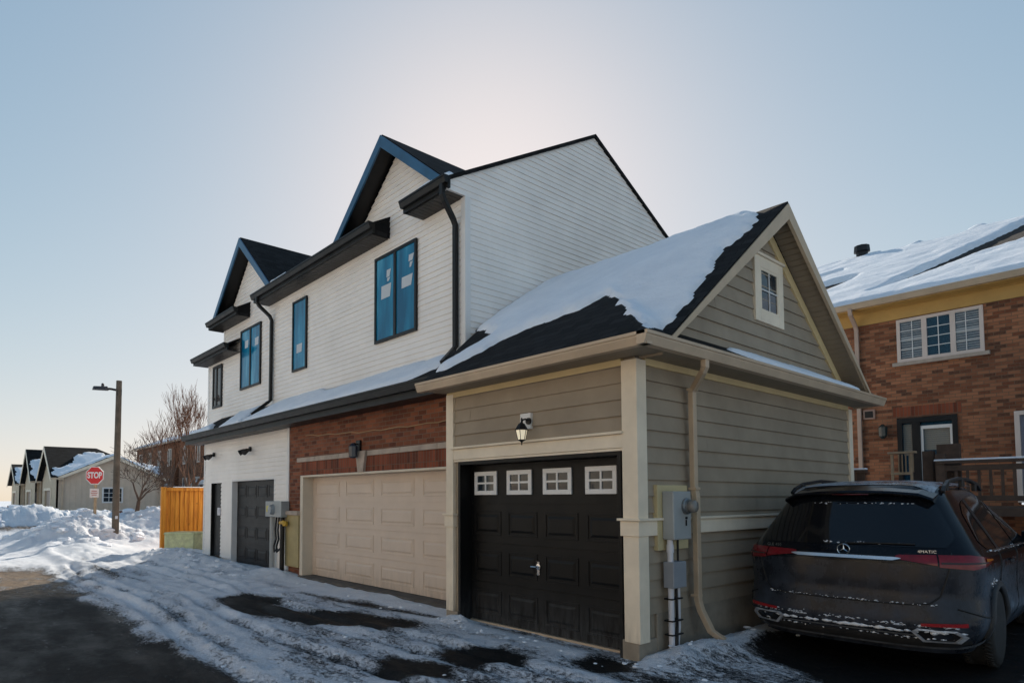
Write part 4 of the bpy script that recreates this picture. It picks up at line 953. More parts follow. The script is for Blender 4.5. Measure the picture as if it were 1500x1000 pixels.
DARKGLASS = glass_mat('tinted_car_glass', (.006, .007, .009), rough=.05)
REDLENS = mat('red_lens', (.16, .006, .012), .18, var=.25, vscale=12); DARKRED = mat('dark_red_lens', (.07, .004, .008), .2, var=.3, vscale=10)
AMBER = mat('amber_lens', (.55, .16, .02), .2, var=.1)
RUBBER = mat('tyre_rubber', (.018, .018, .018), .85, var=.4, vscale=9, bump=.3, bscale=50)
RIM = mat('dark_alloy', (.06, .06, .062), .35, metal=.8, var=.3)
car = thing('parked_car', 'dirty dark grey SUV parked with its tail towards the lane beside the khaki garage', 'car', (1.325, 1.44, 0), R(2.0)); car.scale = (1.045, 1, 1)
ZT = [.20, .30, .42, .50, .60, .72, .84, .94, 1.02, 1.08, 1.13, 1.265, 1.435, 1.575, 1.66, 1.725, 1.765, 1.79, 1.80]
WT = [.87, .93, .985, 1.0, .995, .99, .995, 1.005, 1.005, .99, .965, .895, .805, .735, .69, .635, .53, .36, .10]
YR = [.12, .04, .00, .00, .02, .05, .05, .055, .06, .085, .115, .20, .305, .385, .44, .52, .70, 1.0, 1.4]
YF = [4.80, 4.88, 4.92, 4.92, 4.92, 4.90, 4.87, 4.80, 4.55, 3.85, 3.62, 3.36, 3.04, 2.76, 2.55, 2.36, 2.1, 1.9, 1.7]
LR, LF, NE = .60, .95, 3.3
def prm(z): return (float(np.interp(z, ZT, WT)), float(np.interp(z, ZT, YR)), float(np.interp(z, ZT, YF)))
def lr(z): w, a, b = prm(z); return min(LR, (b-a)*.4)
def surf(a, z, off=0.0, sx=1):
    """a in 0..1 runs from the middle of the tail round the corner; beyond 1 it is metres forward along the side"""
    w, yr, yf = prm(z); L = lr(z); yc = yr+L
    if a <= 1:
        t = a*math.pi/2; x = w*math.sin(t)**(2/NE); cy = max(math.cos(t), 0)**(2/NE); y = yc-L*cy
        nx_, ny_ = (x/w)**(NE-1)/w, -(cy**(NE-1))/L
    else:
        y = yc+(a-1); lf = min(LF, (yf-yr)*.4); yq = yf-lf
        if y <= yq: x, nx_, ny_ = w, 1, 0
        else:
            q = min((y-yq)/lf, 1); x = w*max(1-q**NE, 0)**(1/NE); nx_, ny_ = (x/w)**(NE-1)/w, q**(NE-1)/lf
    k = math.hypot(nx_, ny_) or 1
    return (sx*(x+nx_/k*off), y+ny_/k*off, z)
def a_of_x(x, z): return math.asin(min(1, (abs(x)/prm(z)[0])**(NE/2)))/(math.pi/2)
def a_of_y(y, z):
    w, yr, yf = prm(z); L = lr(z); yc = yr+L
    if y >= yc: return 1+y-yc
    return math.acos(min(1, max(0, ((yc-y)/L))**(NE/2)))/(math.pi/2)
def rx(x, z, off=0): return surf(a_of_x(x, z), z, off, 1 if x >= 0 else -1)
def ry(y, z, off=0, sx=1): return surf(a_of_y(y, z), z, off, sx)
def strip(mb, fn, u0, u1, lo, hi, n=16, m=5, off=.004):
    """skin between the curves lo(u) and hi(u); fn(u, z, off) is the body surface; lo, hi = [(u, z), ...]"""
    lu, lzz = zip(*lo); hu, hz = zip(*hi); i0 = len(mb.v)
    for i in range(n+1):
        u = u0+(u1-u0)*i/n; a, b = np.interp(u, lu, lzz), np.interp(u, hu, hz)
        for j in range(m+1): mb.v.append(fn(u, float(a+(b-a)*j/m), off))
    for i in range(n):
        for j in range(m): mb.f.append([i0+i*(m+1)+j, i0+(i+1)*(m+1)+j, i0+(i+1)*(m+1)+j+1, i0+i*(m+1)+j+1])
    return mb
def cpart(mb, name, m, par=None, smooth=True, bevel=0): return mb.build(name, m, par or car, smooth=smooth, local=True, bevel=bevel)
# body shell
mb = MB(); rings = []; zz = []
for k in range(len(ZT)-1):
    n = max(1, int(round((ZT[k+1]-ZT[k])/.035))) if k < 14 else 2
    zz += [ZT[k]+(ZT[k+1]-ZT[k])*j/n for j in range(n)]
zz.append(ZT[-1]); NA, NS, NF = 26, 70, 16
for z in zz:
    w, yr, yf = prm(z); L = lr(z); lf = min(LF, (yf-yr)*.4); s0 = yf-lf-(yr+L); half = [surf(k/NA, z) for k in range(NA+1)]
    half += [surf(1+s0*k/NS, z) for k in range(1, NS+1)]
    for k in range(1, NF+1):
        q = math.sin(k/NF*math.pi/2)**(2/NE); half.append(surf(1+s0+lf*q, z))
    ring = half+[(-x, y, c) for x, y, c in reversed(half[1:-1])]; rings.append(len(mb.v)); mb.v += ring
nr = len(ring); AX = (1.02, 4.02); RA = .415
for k in range(len(zz)-1):
    for j in range(nr):
        q = [rings[k]+j, rings[k]+(j+1) % nr, rings[k+1]+(j+1) % nr, rings[k+1]+j]
        cy_ = sum(mb.v[i][1] for i in q)/4; cz_ = sum(mb.v[i][2] for i in q)/4; cx_ = sum(mb.v[i][0] for i in q)/4
        if abs(cx_) > .6 and any((cy_-a)**2+(cz_-.37)**2 < RA**2 for a in AX): continue
        mb.f.append(q)
mb.f.append([rings[-1]+j for j in range(nr)])
body = cpart(mb, 'body', PAINT)
sd = body.modifiers.new('smooth', 'EDGE_SPLIT'); sd.split_angle = R(50)
# floor pan and wheel houses
mb = MB().box(-.62, .62, .25, 4.7, .20, .55).box(-.85, .85, 1.5, 3.55, .2, .45).box(-.8, .8, .5, 4.5, .62, .95)
cpart(mb, 'underbody', CLAD, smooth=False)
# arch flares
for sx in (1, -1):
    for ay in AX:
        path = []; mb = MB()
        for k in range(25):
            t = R(-12+204*k/24); y, z = ay+RA*math.cos(t), .37+RA*math.sin(t)
            path.append(ry(y, max(z, .22), .0, sx))
        mb.tube(path, .034, 6); cpart(mb, 'wheel_arch', CLAD)
# wheels
def wheel(par):
    t = MB().lathe((0, 0, 0), [(.26, -.125), (.345, -.125), (.365, -.10), (.37, -.06), (.37, .06), (.365, .10), (.345, .125), (.26, .125)], 40, 'x')
    for k in range(56):
        a = 2*math.pi*k/56; ca, sa = math.cos(a), math.sin(a); q = .372
        for x0, x1 in ((-.11, -.05), (.05, .11)): t.tube([(x0, q*ca, q*sa), (x1, q*math.cos(a+.06), q*math.sin(a+.06))], .008, 4)
    w = cpart(t, 'wheel', RUBBER, par)
    r_ = MB().lathe((0, 0, 0), [(.262, .11), (.255, .125), (.24, .12), (.235, .03), (.235, -.1)], 40, 'x').lathe((0, 0, 0), [(.0, .105), (.05, .105), (.065, .09), (.065, .04)], 20, 'x')
    for k in range(5):
        for d in (-.13, .13):
            a = 2*math.pi*k/5; p0 = (.09, .055*math.cos(a+d*2), .055*math.sin(a+d*2)); p1 = (.108, .245*math.cos(a+d), .245*math.sin(a+d))
            r_.board(p0, p1, (1, 0, 0), .03, .032)
    cpart(r_, 'rim', RIM, w, smooth=False, bevel=.004)
    d_ = MB().lathe((0, 0, 0), [(0, .02), (.18, .02), (.18, 0), (0, 0)], 28, 'x'); cpart(d_, 'brake_disc', GALV, w)
    return w
w0 = wheel(car); w0.location = (.87, AX[0], .37)
for x, y in ((-.87, AX[0]), (.87, AX[1]), (-.87, AX[1])):
    c = copy_tree(w0, car); c.location = (x, y, .37); c.rotation_euler = (R(33), 0, math.pi if x < 0 else 0)
# rear screen, spoiler, roof
gl = cpart(strip(MB(), rx, -.80, .80, [(-.80, 1.22), (-.76, 1.155), (.76, 1.155), (.80, 1.22)], [(-.80, 1.26), (-.65, 1.55), (-.58, 1.60), (.58, 1.60), (.65, 1.55), (.80, 1.26)], 40, 8, .006), 'rear_window', DARKGLASS)
mb = MB()
for a, b in ((-.78, .78),):
    pts = [(x, z) for x, z in ((-.645, 1.615), (-.54, 1.665), (-.3, 1.69), (0, 1.697), (.3, 1.69), (.54, 1.665), (.645, 1.615))]
    i0 = len(mb.v); n = 24
    for k in range(n+1):
        x = -.645+1.29*k/n; zt = float(np.interp(x, [p[0] for p in pts], [p[1] for p in pts])); f_ = (x/.645)**2
        ye = .325+.10*f_
        prof = [(ye+.03, zt-.045), (ye, zt-.03), (ye+.015, zt-.008), (ye+.26, zt+.045), (ye+.30, zt-.03), (ye+.14, zt-.07)]
        for y, z in prof: mb.v.append((x, y, z))
    for k in range(n):
        for j in range(6): mb.f.append([i0+k*6+j, i0+(k+1)*6+j, i0+(k+1)*6+(j+1) % 6, i0+k*6+(j+1) % 6])
    mb.f += [[i0+j for j in range(6)], [i0+n*6+j for j in range(6)]]
sp_ = cpart(mb, 'roof_spoiler', PAINT, smooth=False)
cpart(MB().tube([(-.16, .323, 1.648), (.16, .323, 1.648)], .007, 6), 'brake_lamp', DARKRED, sp_)
mb = MB(); i0 = 0; n, m_ = 26, 30
def zroof(x, y):
    lo, hi = 1.45, 1.80
    for _ in range(22):
        mid = (lo+hi)/2; w, yr, yf = prm(mid); L = lr(mid); q = (max(0, (yr+L-y)/L) if y < yr+L else 0)
        ok = abs(x) < w and (abs(x)/w)**NE+q**NE < 1 and y > yr
        lo, hi = (mid, hi) if ok else (lo, mid)
    return lo
for i in range(n+1):
    for j in range(m_+1):
        x = -.62+1.24*i/n; y = .60+1.75*j/m_; mb.v.append((x, y, zroof(x, y)+.006))
for i in range(n):
    for j in range(m_): mb.f.append([i*(m_+1)+j, (i+1)*(m_+1)+j, (i+1)*(m_+1)+j+1, i*(m_+1)+j+1])
cpart(mb, 'roof_frost', FROST)
for sx in (1, -1):
    P = [(sx*.67, .70, 1.665), (sx*.665, .78, 1.715), (sx*.655, 1.0, 1.775), (sx*.645, 1.5, 1.815), (sx*.645, 2.0, 1.81), (sx*.655, 2.4, 1.765), (sx*.66, 2.55, 1.70)]
    mb = MB().rtube(P, .035, .035, (1, 0, 0))
    for y, z in ((.95, 1.72), (1.65, 1.765), (2.3, 1.725)): mb.box(sx*.65-.018, sx*.65+.018, y-.05, y+.05, z-.04, z+.05)
    cpart(mb, 'roof_rail', BLACKMETAL, smooth=False, bevel=.008)
# side windows with dividing pillar and bright beltline
for sx in (1, -1):
    f = lambda u, z, o: ry(u, z, o, sx)
    g = strip(MB(), f, .62, 1.14, [(.62, 1.20), (.74, 1.135), (1.14, 1.12)], [(.62, 1.22), (.78, 1.46), (.95, 1.55), (1.14, 1.59)], 16, 6, .006)
    strip(g, f, 1.24, 2.12, [(1.24, 1.12), (2.12, 1.105)], [(1.24, 1.60), (1.7, 1.63), (2.12, 1.635)], 18, 6, .006)
    strip(g, f, 2.18, 3.25, [(2.18, 1.105), (3.25, 1.09)], [(2.18, 1.635), (2.5, 1.60), (2.9, 1.44), (3.25, 1.22)], 18, 6, .006)
    cpart(g, 'side_window', DARKGLASS)
    cpart(strip(MB(), f, 1.14, 1.24, [(1.14, 1.12), (1.24, 1.12)], [(1.14, 1.59), (1.24, 1.60)], 3, 5, .012), 'window_pillar', BLACKMETAL)
    cpart(MB().tube([f(y, 1.112-.008*(y-1), .008) for y in np.linspace(.78, 3.3, 30)], .009, 6), 'beltline_trim', CHROME)
    cpart(MB().rtube([f(1.60, .97, .01), f(1.62, .975, .035), f(1.82, .975, .035), f(1.84, .97, .01)], .03, .012, (0, 0, 1)), 'door_handle', PAINT, smooth=False, bevel=.004)
    mir = MB().hexa([(sx*(.93+d), 3.18-y, z) for z in (1.07, 1.22) for d, y in ((0, 0), (.22, .04), (.2, .14), (0, .1))]); cpart(mir, 'wing_mirror', PAINT, smooth=False, bevel=.02)
    # door seams
    s_ = MB()
    s_.tube([f(1.19, z, .001) for z in np.linspace(.80, 1.10, 8)]+[], .005, 4).tube([f(2.15, z, .001) for z in np.linspace(.40, 1.10, 10)], .005, 4)
    cpart(s_, 'door_seam', BLACKMETAL)
# tail lamps
for sx in (1, -1):
    f = lambda a, z, o: surf(a, z, o, sx)
    a0, a1, a2 = a_of_x(.42, 1.05), a_of_x(.72, 1.05), 1.06
    inner = strip(MB(), f, a0, a1-.006, [(a0, 1.045), (a1, .995)], [(a0, 1.075), (a0+.02, 1.085), (a1, 1.095)], 12, 5, .010)
    cpart(inner, 'tail_lamp', REDLENS)
    outer = strip(MB(), f, a1+.006, a2, [(a1, .985), (.7, .965), (.9, .99), (a2, 1.03)], [(a1, 1.095), (.7, 1.095), (.9, 1.075), (a2, 1.045)], 18, 5, .010)
    ol = cpart(outer, 'tail_lamp', REDLENS)
    cpart(strip(MB(), f, a1+.02, .93, [(a1, 1.015), (.93, 1.02)], [(a1, 1.03), (.93, 1.03)], 14, 1, .015), 'lamp_divider', CLAD, ol)
    cpart(strip(MB(), f, .90, 1.04, [(.90, 1.032), (1.04, 1.034)], [(.90, 1.06), (1.04, 1.046)], 6, 1, .016), 'amber_section', AMBER, ol)
    # reflector and exhaust trim
    cpart(strip(MB(), rx, sx*.60, sx*.90, [(-.9, .465), (-.6, .455), (.6, .455), (.9, .465)], [(-.9, .50), (-.6, .482), (.6, .482), (.9, .50)], 10, 2, .012), 'reflector', mat('bright_red_lens', (.3, .015, .02), .25, var=.2, vscale=20))
    ring = MB(); O = [(.53, .40), (.57, .435), (.83, .43), (.885, .375), (.83, .312), (.60, .312)]
    i0 = 0
    for s, o in ((1, .008), (1, .03), (.82, .03), (.76, -.04)):
        cx_, cz_ = .70, .373
        for x, z in O: ring.v.append(rx(sx*(cx_+(x-cx_)*s), cz_+(z-cz_)*(s*.9 if s < 1 else 1), o))
    for k in range(3):
        for j in range(6): ring.f.append([k*6+j, k*6+(j+1) % 6, (k+1)*6+(j+1) % 6, (k+1)*6+j])
    ex = cpart(ring, 'exhaust_trim', mat('dirty_chrome', (.42, .45, .5), .35, metal=.35, var=.35, vscale=16), smooth=False)
    hole = MB(); hole.face([rx(sx*(.70+(x-.70)*.8), .373+(z-.373)*.74, .012) for x, z in O]); cpart(hole, 'exhaust_outlet', BLACKMETAL, ex, smooth=False)
# tailgate trim
mb = strip(MB(), rx, -.46, .46, [(-.46, 1.05), (-.40, 1.032), (.40, 1.032), (.46, 1.05)], [(-.46, 1.055), (-.42, 1.062), (.42, 1.062), (.46, 1.055)], 30, 2, .022)
cpart(mb, 'chrome_strip', mat('satin_chrome', (.66, .70, .74), .3, metal=.85, var=.1))
mb = MB()
gate = [(-.80, 1.14), (-.80, .98), (-.77, .86), (-.73, .72), (-.66, .655), (-.5, .635), (0, .63), (.5, .635), (.66, .655), (.73, .72), (.77, .86), (.80, .98), (.80, 1.14)]
dense = []
for (x0_, z0_), (x1_, z1_) in zip(gate, gate[1:]):
    for k in range(6): dense.append((x0_+(x1_-x0_)*k/6, z0_+(z1_-z0_)*k/6))
mb.tube([rx(x, z, .001) for x, z in dense], .007, 5); cpart(mb, 'tailgate_seam', BLACKMETAL)
# plate recess, wiper, emblem and lettering
cpart(MB().tube([rx(x, 1.17+.012*math.sin(x*3), .016) for x in np.linspace(-.02, .55, 12)], .010, 6).lathe(rx(0, 1.15, .01), [(.03, -.03), (.03, .02), (0, .025)], 12, 'y'), 'rear_wiper', BLACKMETAL)
ec = Vector(rx(0, 1.108, .012)); mb = MB()
mb.tube([(ec.x+.052*math.cos(2*math.pi*k/28), ec.y-.006, ec.z+.052*math.sin(2*math.pi*k/28)) for k in range(29)], .005, 6, cap=False)
for k in range(3):
    a = R(90+120*k); tip = (ec.x+.05*math.cos(a), ec.y-.008, ec.z+.05*math.sin(a)); i0 = len(mb.v)
    l, r_ = a+R(60), a-R(60); q = .0105
    mb.v += [tip, (ec.x+q*math.cos(l), ec.y-.006, ec.z+q*math.sin(l)), (ec.x+q*math.cos(r_), ec.y-.006, ec.z+q*math.sin(r_)), (ec.x, ec.y-.014, ec.z)]
    mb.f += [[i0, i0+1, i0+3], [i0, i0+3, i0+2]]
cpart(mb, 'star_emblem', CHROME, smooth=False)
def lettering(s, x, z, size):
    p = Vector(rx(x, z, .008)); q = Vector(rx(x+.05, z, .008)); u = (q-p).normalized(); n_ = Vector((u.y, -u.x, 0)); v = Vector((0, 0, 1))
    m4 = Matrix(((u.x, v.x, n_.x, p.x), (u.y, v.y, n_.y, p.y), (u.z, v.z, n_.z, p.z), (0, 0, 0, 1)))
    text_obj('lettering', s, size, CHROME, car, m4, extrude=.0012, spacing=1.12)
lettering('GLE 450', -.66, 1.118, .042); lettering('4MATIC', .64, 1.118, .036)
# bumper: crease, lower skirt, scuff strip, dried salt and snow crust
mb = strip(MB(), rx, -.9, .9, [(-.9, .30), (-.5, .235), (.5, .235), (.9, .30)], [(-.9, .335), (-.56, .345), (.56, .345), (.9, .335)], 40, 3, .010)
cpart(mb, 'rear_diffuser', CLAD)
for sx in (1, -1):
    lip = strip(MB(), lambda a, z, o: surf(a, z, o, sx), 0, 1.0, [(0, .245), (.6, .25), (1.0, .285)], [(0, .262), (.6, .272), (1.0, .325)], 30, 2, .022)
    cpart(lip, 'bumper_lip', mat('scuffed_grey_plastic', (.09, .10, .115), .55, var=.5, vscale=14))
cpart(strip(MB(), rx, -.93, .93, [(-.93, .428), (.93, .428)], [(-.93, .447), (.93, .447)], 40, 2, .016), 'bumper_step', PAINT)
cpart(strip(MB(), rx, -.55, .55, [(-.55, .36), (.55, .36)], [(-.55, .375), (.55, .375)], 24, 1, .014), 'bumper_trim', mat('dull_chrome', (.2, .21, .22), .4, metal=.7, var=.4, vscale=14))
for sx in (1, -1):
    f = lambda u, z, o: ry(u, z, o, sx)
    cpart(MB().tube([surf(a, .62-.10*(a-.55)/.45, .002, sx) for a in np.linspace(.55, 1.0, 14)], .008, 5), 'bumper_crease', BLACKMETAL)
rnd = random.Random(9); mb = MB()
def crust(fn, u0, u1, z, n, big, par_z=.01):
    for k in range(n):
        u = rnd.uniform(u0, u1); zq = z(u)+rnd.gauss(0, par_z); s = rnd.uniform(.25, 1)**2*big+.004; p = Vector(fn(u, zq, .002)); l = s*rnd.uniform(1.5, 4)
        a = Vector(fn(u+l, zq+rnd.gauss(0, .003), .002)); mb.tube([p, (p+a)/2+Vector((0, -.004, .002)), a], [s*.25, s*.6, s*.2], 5)
crust(rx, -.7, .7, lambda u: .642, 70, .004, .005); crust(rx, -.2, .5, lambda u: 1.175, 36, .007, .004); crust(rx, -.35, .5, lambda u: 1.557, 30, .006, .005)
for c_ in (-.78, -.62, -.45, -.40, -.12, .05, .30, .42, .62, .80):   # broken runs caught on the bumper step
    w_ = rnd.uniform(.04, .13); crust(rx, max(-.9, c_-w_), min(.88, c_+w_), lambda u: .452, 16, .006, .009)
crust(rx, -.85, .85, lambda u: .40, 60, .03, .004); crust(rx, -.9, .9, lambda u: .34, 60, .012, .005)
for sx in (1,):
    crust(lambda u, z, o: ry(u, z, o, 1), 1.0, 2.6, lambda u: 1.10, 50, .008, .006); crust(lambda u, z, o: ry(u, z, o, 1), .72, 1.0, lambda u: .82, 24, .012, .014)
cpart(mb, 'snow_crust', SNOW)['kind'] = 'stuff'

# ================================================================ GROUND (one sheet: asphalt lane, packed snow, banks)
def axis(*seg):
    out = []
    for a, b, st in seg: out += list(np.arange(a, b-1e-6, st))
    return np.array(out+[seg[-1][1]])
gx = axis((-600, -100, 50), (-100, -44, 2), (-44, -26, .4), (-26, -15, .16), (-15, -7, .08), (-7, 4.5, .05), (4.5, 8, .25), (8, 40, 2), (40, 600, 56))
gy = axis((-600, -60, 54), (-60, -12, 2), (-12, -5.6, .2), (-5.6, 1.0, .05), (1, 3, .1), (3, 9, .2), (9, 30, 1), (30, 600, 57))
GX, GY = np.meshgrid(gx, gy, indexing='ij')
H = np.zeros(GX.shape)
def hump(x, y, h, sx, sy=None, rot=0):
    global H
    sy = sy or sx; c, s = math.cos(rot), math.sin(rot); dx, dy = GX-x, GY-y
    a, b = (dx*c+dy*s)/sx, (-dx*s+dy*c)/sy
    H = np.maximum(H, h*np.exp(-(a*a+b*b)/2))+.35*np.minimum(H, h*np.exp(-(a*a+b*b)/2))
for q in ((-22.3, -1.0, .92, 1.1, 1.2), (-21.2, -1.9, .55, 1.0, .8), (-19.3, -1.7, .34, 1.2, .7), (-23.6, -2.0, .62, 1.0, .9), (-17.2, -1.9, .18, 1.3, .5),
          (-25.7, 1.8, .95, 1.3, 1.3), (-24.2, 2.9, .75, 1.4, 1.2), (-26.5, 4.2, .85, 1.3, 1.6), (-22.0, 1.0, .35, 1.5, 1.2), (-26, 7, .7, 1.5, 2), (-26, 10, .7, 1.5, 2),
          (-36.3, -1.3, 1.2, 1.3, 1.5), (-36.6, 1.6, .85, 1.4, 1.6), (-36, -4.4, .85, 1.3, 1.5), (-36.8, 4.8, .9, 1.4, 1.8), (-36.5, -8, .9, 1.4, 2), (-37, 8.5, .8, 1.4, 2),
          (-12.4, -.3, .20, .8, .35), (-13.7, -.35, .26, .6, .4), (-11.0, -.1, .16, .8, .3), (-14.6, -.75, .22, .7, .45), (-9.3, .2, .12, .5, .22), (-15.8, .2, .15, .8, .6),
          (.28, .55, .10, .14, .45), (.35, 1.5, .13, .2, .6), (.45, 2.6, .12, .25, .8), (-2.75, -.12, .10, .16, .1), (.22, .25, .07, .2, .2), (.2, 4.5, .12, .2, 1.5)): hump(*q)
S = np.ones(GX.shape)
def sm(a, b, v): t = np.clip((v-a)/(b-a), 0, 1); return t*t*(3-2*t)
wob = (fbm(GX*.7, GY*.7, 40)-.5)*1.1+(fbm(GX*2.6, GY*2.6, 41)-.5)*.5
edge_y = -3.35-.012*(GX+3)
lane = sm(.12, -.22, GY+wob*.55-edge_y)*sm(-9.6, -8.9, GY+wob*.6)*sm(-15.2, -13.2, GX+wob)            # bare asphalt lane
packed = sm(.1, -.35, GY+wob*.3+.15)*sm(-10, -9, GY)*sm(-16.5, -12.5, GX+wob)                # driven, packed snow strip in front of the doors
S = S-.10*packed-.11*packed*sm(-7, -2, GX)
S = S-.16*packed*sm(.45, .60, fbm(GX*.5+3, GY*2.2, 44))+.10*packed*sm(.5, .7, fbm(GX*1.1, GY*2.4, 46))
for q in (-2.15, -2.75, -1.05): S = S-.22*packed*np.exp(-((GY-q+.12*np.sin(GX*.7+q))/.07)**2)*sm(.3, .6, fbm(GX*.8, GY*.8, int(60-q*10)))
S = np.where(lane > 0, S*(1-lane)+lane*(.10+.16*sm(.5, .7, fbm(GX*.6, GY*3, 45))), S)
def bare(poly, amt=.9, soft=.12):
    global S
    d = inside_dist(GX, GY, poly)+wob*.16; S = S-amt*S*sm(-soft, soft, d)
S = S+.30*lane*sm(-8.3, -9.5, GX+wob)*sm(.35, .6, fbm(GX*1.5, GY*3, 47))
bare([(-6.9, -1.75), (-7.0, -1.15), (-6.2, -.95), (-5.6, -1.35), (-4.9, -1.2), (-4.2, -.72), (-3.05, -.42), (-2.9, -.8), (-3.5, -1.35), (-4.4, -1.65), (-5.4, -1.95)])
bare([(-6.6, -.5), (-5.2, -.15), (-3.2, .05), (-3.2, -.12), (-5.0, -.38)], .6)
bare([(-1.75, -1.0), (-1.35, -.6), (-.85, -.72), (-.8, -.92), (-1.0, -1.3), (-1.4, -1.3)]); bare([(-1.75, -1.75), (-1.1, -1.5), (-.85, -1.75), (-1.3, -2.2)], .85)
bare([(-.52, -.1), (-.05, -.08), (.12, -.35), (-.1, -.55), (-.45, -.4)], .85)
bare([(.45, 1.2), (.6, 6), (2.5, 6), (2.6, .9), (1.5, .75)], .85); bare([(1.3, .9), (1.0, .2), (2.2, -.3), (4, -.2), (4, 2.5), (2.4, 2)], .25, .4)
bare([(-2.5, -.02), (-.3, -.02), (-.3, .2), (-2.5, .2)], .5)
bare([(.3, -.45), (.55, 3), (4, 3), (4, -1.2), (1.5, -1.0)], .38, .35)
bare([(.7, .0), (1.6, -.6), (3, -1.2), (4.5, -1), (4.5, -4), (1, -4), (-.6, -1.6)], .15, .5)
street = sm(-24, -25.5, GX+wob)*sm(-35.2, -33.8, GX+wob*.5); S = S-.20*street*(H < .2)
S = S-.6*sm(.4, .15, np.abs(GX+33.9+wob*.2))*(GY < 3)*(H < .3)
tr1 = np.exp(-((GY+2.4+.05*(GX+12))/.10)**2)*sm(-19, -12, GX)*sm(-9.5, -11.5, GX); S = S-.35*tr1
bank = sm(.12, .4, H)
Z = H+bank*((fbm(GX*2.0, GY*2.0, 50, 5)-.5)*.5+(np.abs(fbm(GX*4.2, GY*4.2, 52, 3)-.5))*.2-.03)
near = (GX > -17)
Z = Z+near*sm(.015, .09, H)*((fbm(GX*9, GY*9, 62, 3)-.5)*.10+(fbm(GX*22, GY*22, 63, 2)-.5)*.03)
deep = np.clip(S-.6, 0, .4)/.4
Z = Z+deep*((fbm(GX*1.2, GY*1.2, 53)-.35)*.10)+np.clip(S-.2, 0, .8)*((fbm(GX*2.2, GY*5, 54, 5)-.5)*.055)+.012*(fbm(GX*6, GY*6, 55)-.5)
Z = Z-.02*(1-np.clip(S*1.4, 0, 1))+np.clip(packed, 0, 1)*np.clip(S*1.6-.4, 0, 1)*((fbm(GX*4.5, GY*8, 60, 4)-.45)*.075)
ridge = np.exp(-((GY+2.55-.22*np.sin((GX+14)*.55))/.16)**2)*sm(-21, -18, GX)*sm(-10, -12.5, GX); Z = Z+.09*ridge
inb = (GX < -3.1) & (GY > .6) & (GX > -14.5) | (GX > -3) & (GX < -.05) & (GY > .25) & (GY < 5.8)
for q in (-2.15, -2.75, -1.05, -1.45, -3.05):
    c_ = GY-q+.12*np.sin(GX*.7+q); k_ = packed*sm(.28, .5, fbm(GX*.6, GY*.4, int(70-q*10))); Z = Z-.035*k_*np.exp(-(c_/.085)**2)+.022*k_*(np.exp(-((c_-.16)/.06)**2)+np.exp(-((c_+.16)/.06)**2))
Z = np.where(inb, -.06, Z)
Z = np.where(np.hypot(GX+14, GY) > 90, -.05, Z)
nx_, ny_ = GX.shape
me = bpy.data.meshes.new('ground')
vi = np.arange(nx_*ny_).reshape(nx_, ny_)
me.from_pydata(np.stack([GX, GY, Z], -1).reshape(-1, 3).tolist(), [], np.stack([vi[:-1, :-1], vi[1:, :-1], vi[1:, 1:], vi[:-1, 1:]], -1).reshape(-1, 4).tolist())
gr = np.clip(lane*sm(-8.2, -9.6, GX+wob)+.6*street+.35*sm(-3.0, -3.6, GY)*sm(-2.2, -2.8, -np.abs(GY+3.4)-2)*0, 0, 1)
a2 = me.attributes.new('grit', 'FLOAT', 'POINT'); a2.data.foreach_set('value', gr.astype(np.float32).ravel())
at = me.attributes.new('snow_cover', 'FLOAT', 'POINT'); at.data.foreach_set('value', np.clip(S, 0, 1).astype(np.float32).ravel())
me.polygons.foreach_set('use_smooth', [True]*len(me.polygons))
gm = bpy.data.materials.new('snowy_asphalt'); t = NT(gm); c = t.coord()
an = t.add('ShaderNodeAttribute'); an.attribute_name = 'snow_cover'; cov = an.outputs['Fac']
n1 = t.noise(t.coord('Object', (1.6, 4.5, 1)), 1.0, 6, .62); n2 = t.noise(t.coord('Object', (1, 1.7, 1)), 16, 8, .78); n3 = t.noise(c, 90, 4, .8)
nn = t.math('ADD', t.math('MULTIPLY', n1, .40), t.math('ADD', t.math('MULTIPLY', n2, .55), t.math('MULTIPLY', n3, .35)))
f = t.math('ADD', cov, t.math('MULTIPLY', t.math('SUBTRACT', nn, .65), 2.7))
fac = t.ramp(f, [(.40, (0, 0, 0)), (.50, (.35, .35, .35)), (.66, (1, 1, 1))])
asp = t.ramp(n3, [(.25, (.003, .003, .0035)), (.55, (.009, .009, .0095)), (.8, (.032, .031, .031))])
asp = t.mix(t.ramp(t.noise(c, .8, 5, .6), [(.4, (0, 0, 0)), (.7, (.7, .7, .7))]), asp, (.017, .0155, .0145))
ag = t.add('ShaderNodeAttribute'); ag.attribute_name = 'grit'
asp = t.mix(t.math('MULTIPLY', ag.outputs['Fac'], t.ramp(t.noise(c, 7, 5, .7), [(.3, (.15, .15, .15)), (.6, (1, 1, 1))])), asp, t.ramp(n3, [(.3, (.13, .085, .05)), (.65, (.34, .25, .17))]))
packedc = t.mix(t.ramp(n2, [(.35, (0, 0, 0)), (.7, (1, 1, 1))]), (.46, .50, .56), (.84, .87, .92))
snc = t.mix(t.ramp(cov, [(.72, (0, 0, 0)), (.95, (1, 1, 1))]), packedc, t.ramp(t.noise(c, 2.2, 6, .6), [(.3, (.75, .78, .83)), (.7, (.88, .905, .94))]))
t.link(t.mix(fac, asp, snc), t.b.inputs['Base Color'])
t.link(t.ramp(t.math('ADD', n2, t.math('MULTIPLY', fac, .25)), [(.3, (.42, .42, .42)), (.7, (.8, .8, .8))]), t.b.inputs['Roughness'])
wet = t.ramp(t.noise(t.coord('Object', (.7, 1.8, 1)), 1.1, 4, .6), [(.40, (.70, .70, .70)), (.70, (.40, .40, .40))])
rl = [l.from_socket for l in t.t.links if l.to_socket == t.b.inputs['Roughness']][0]
t.link(t.mix(fac, wet, rl), t.b.inputs['Roughness'])
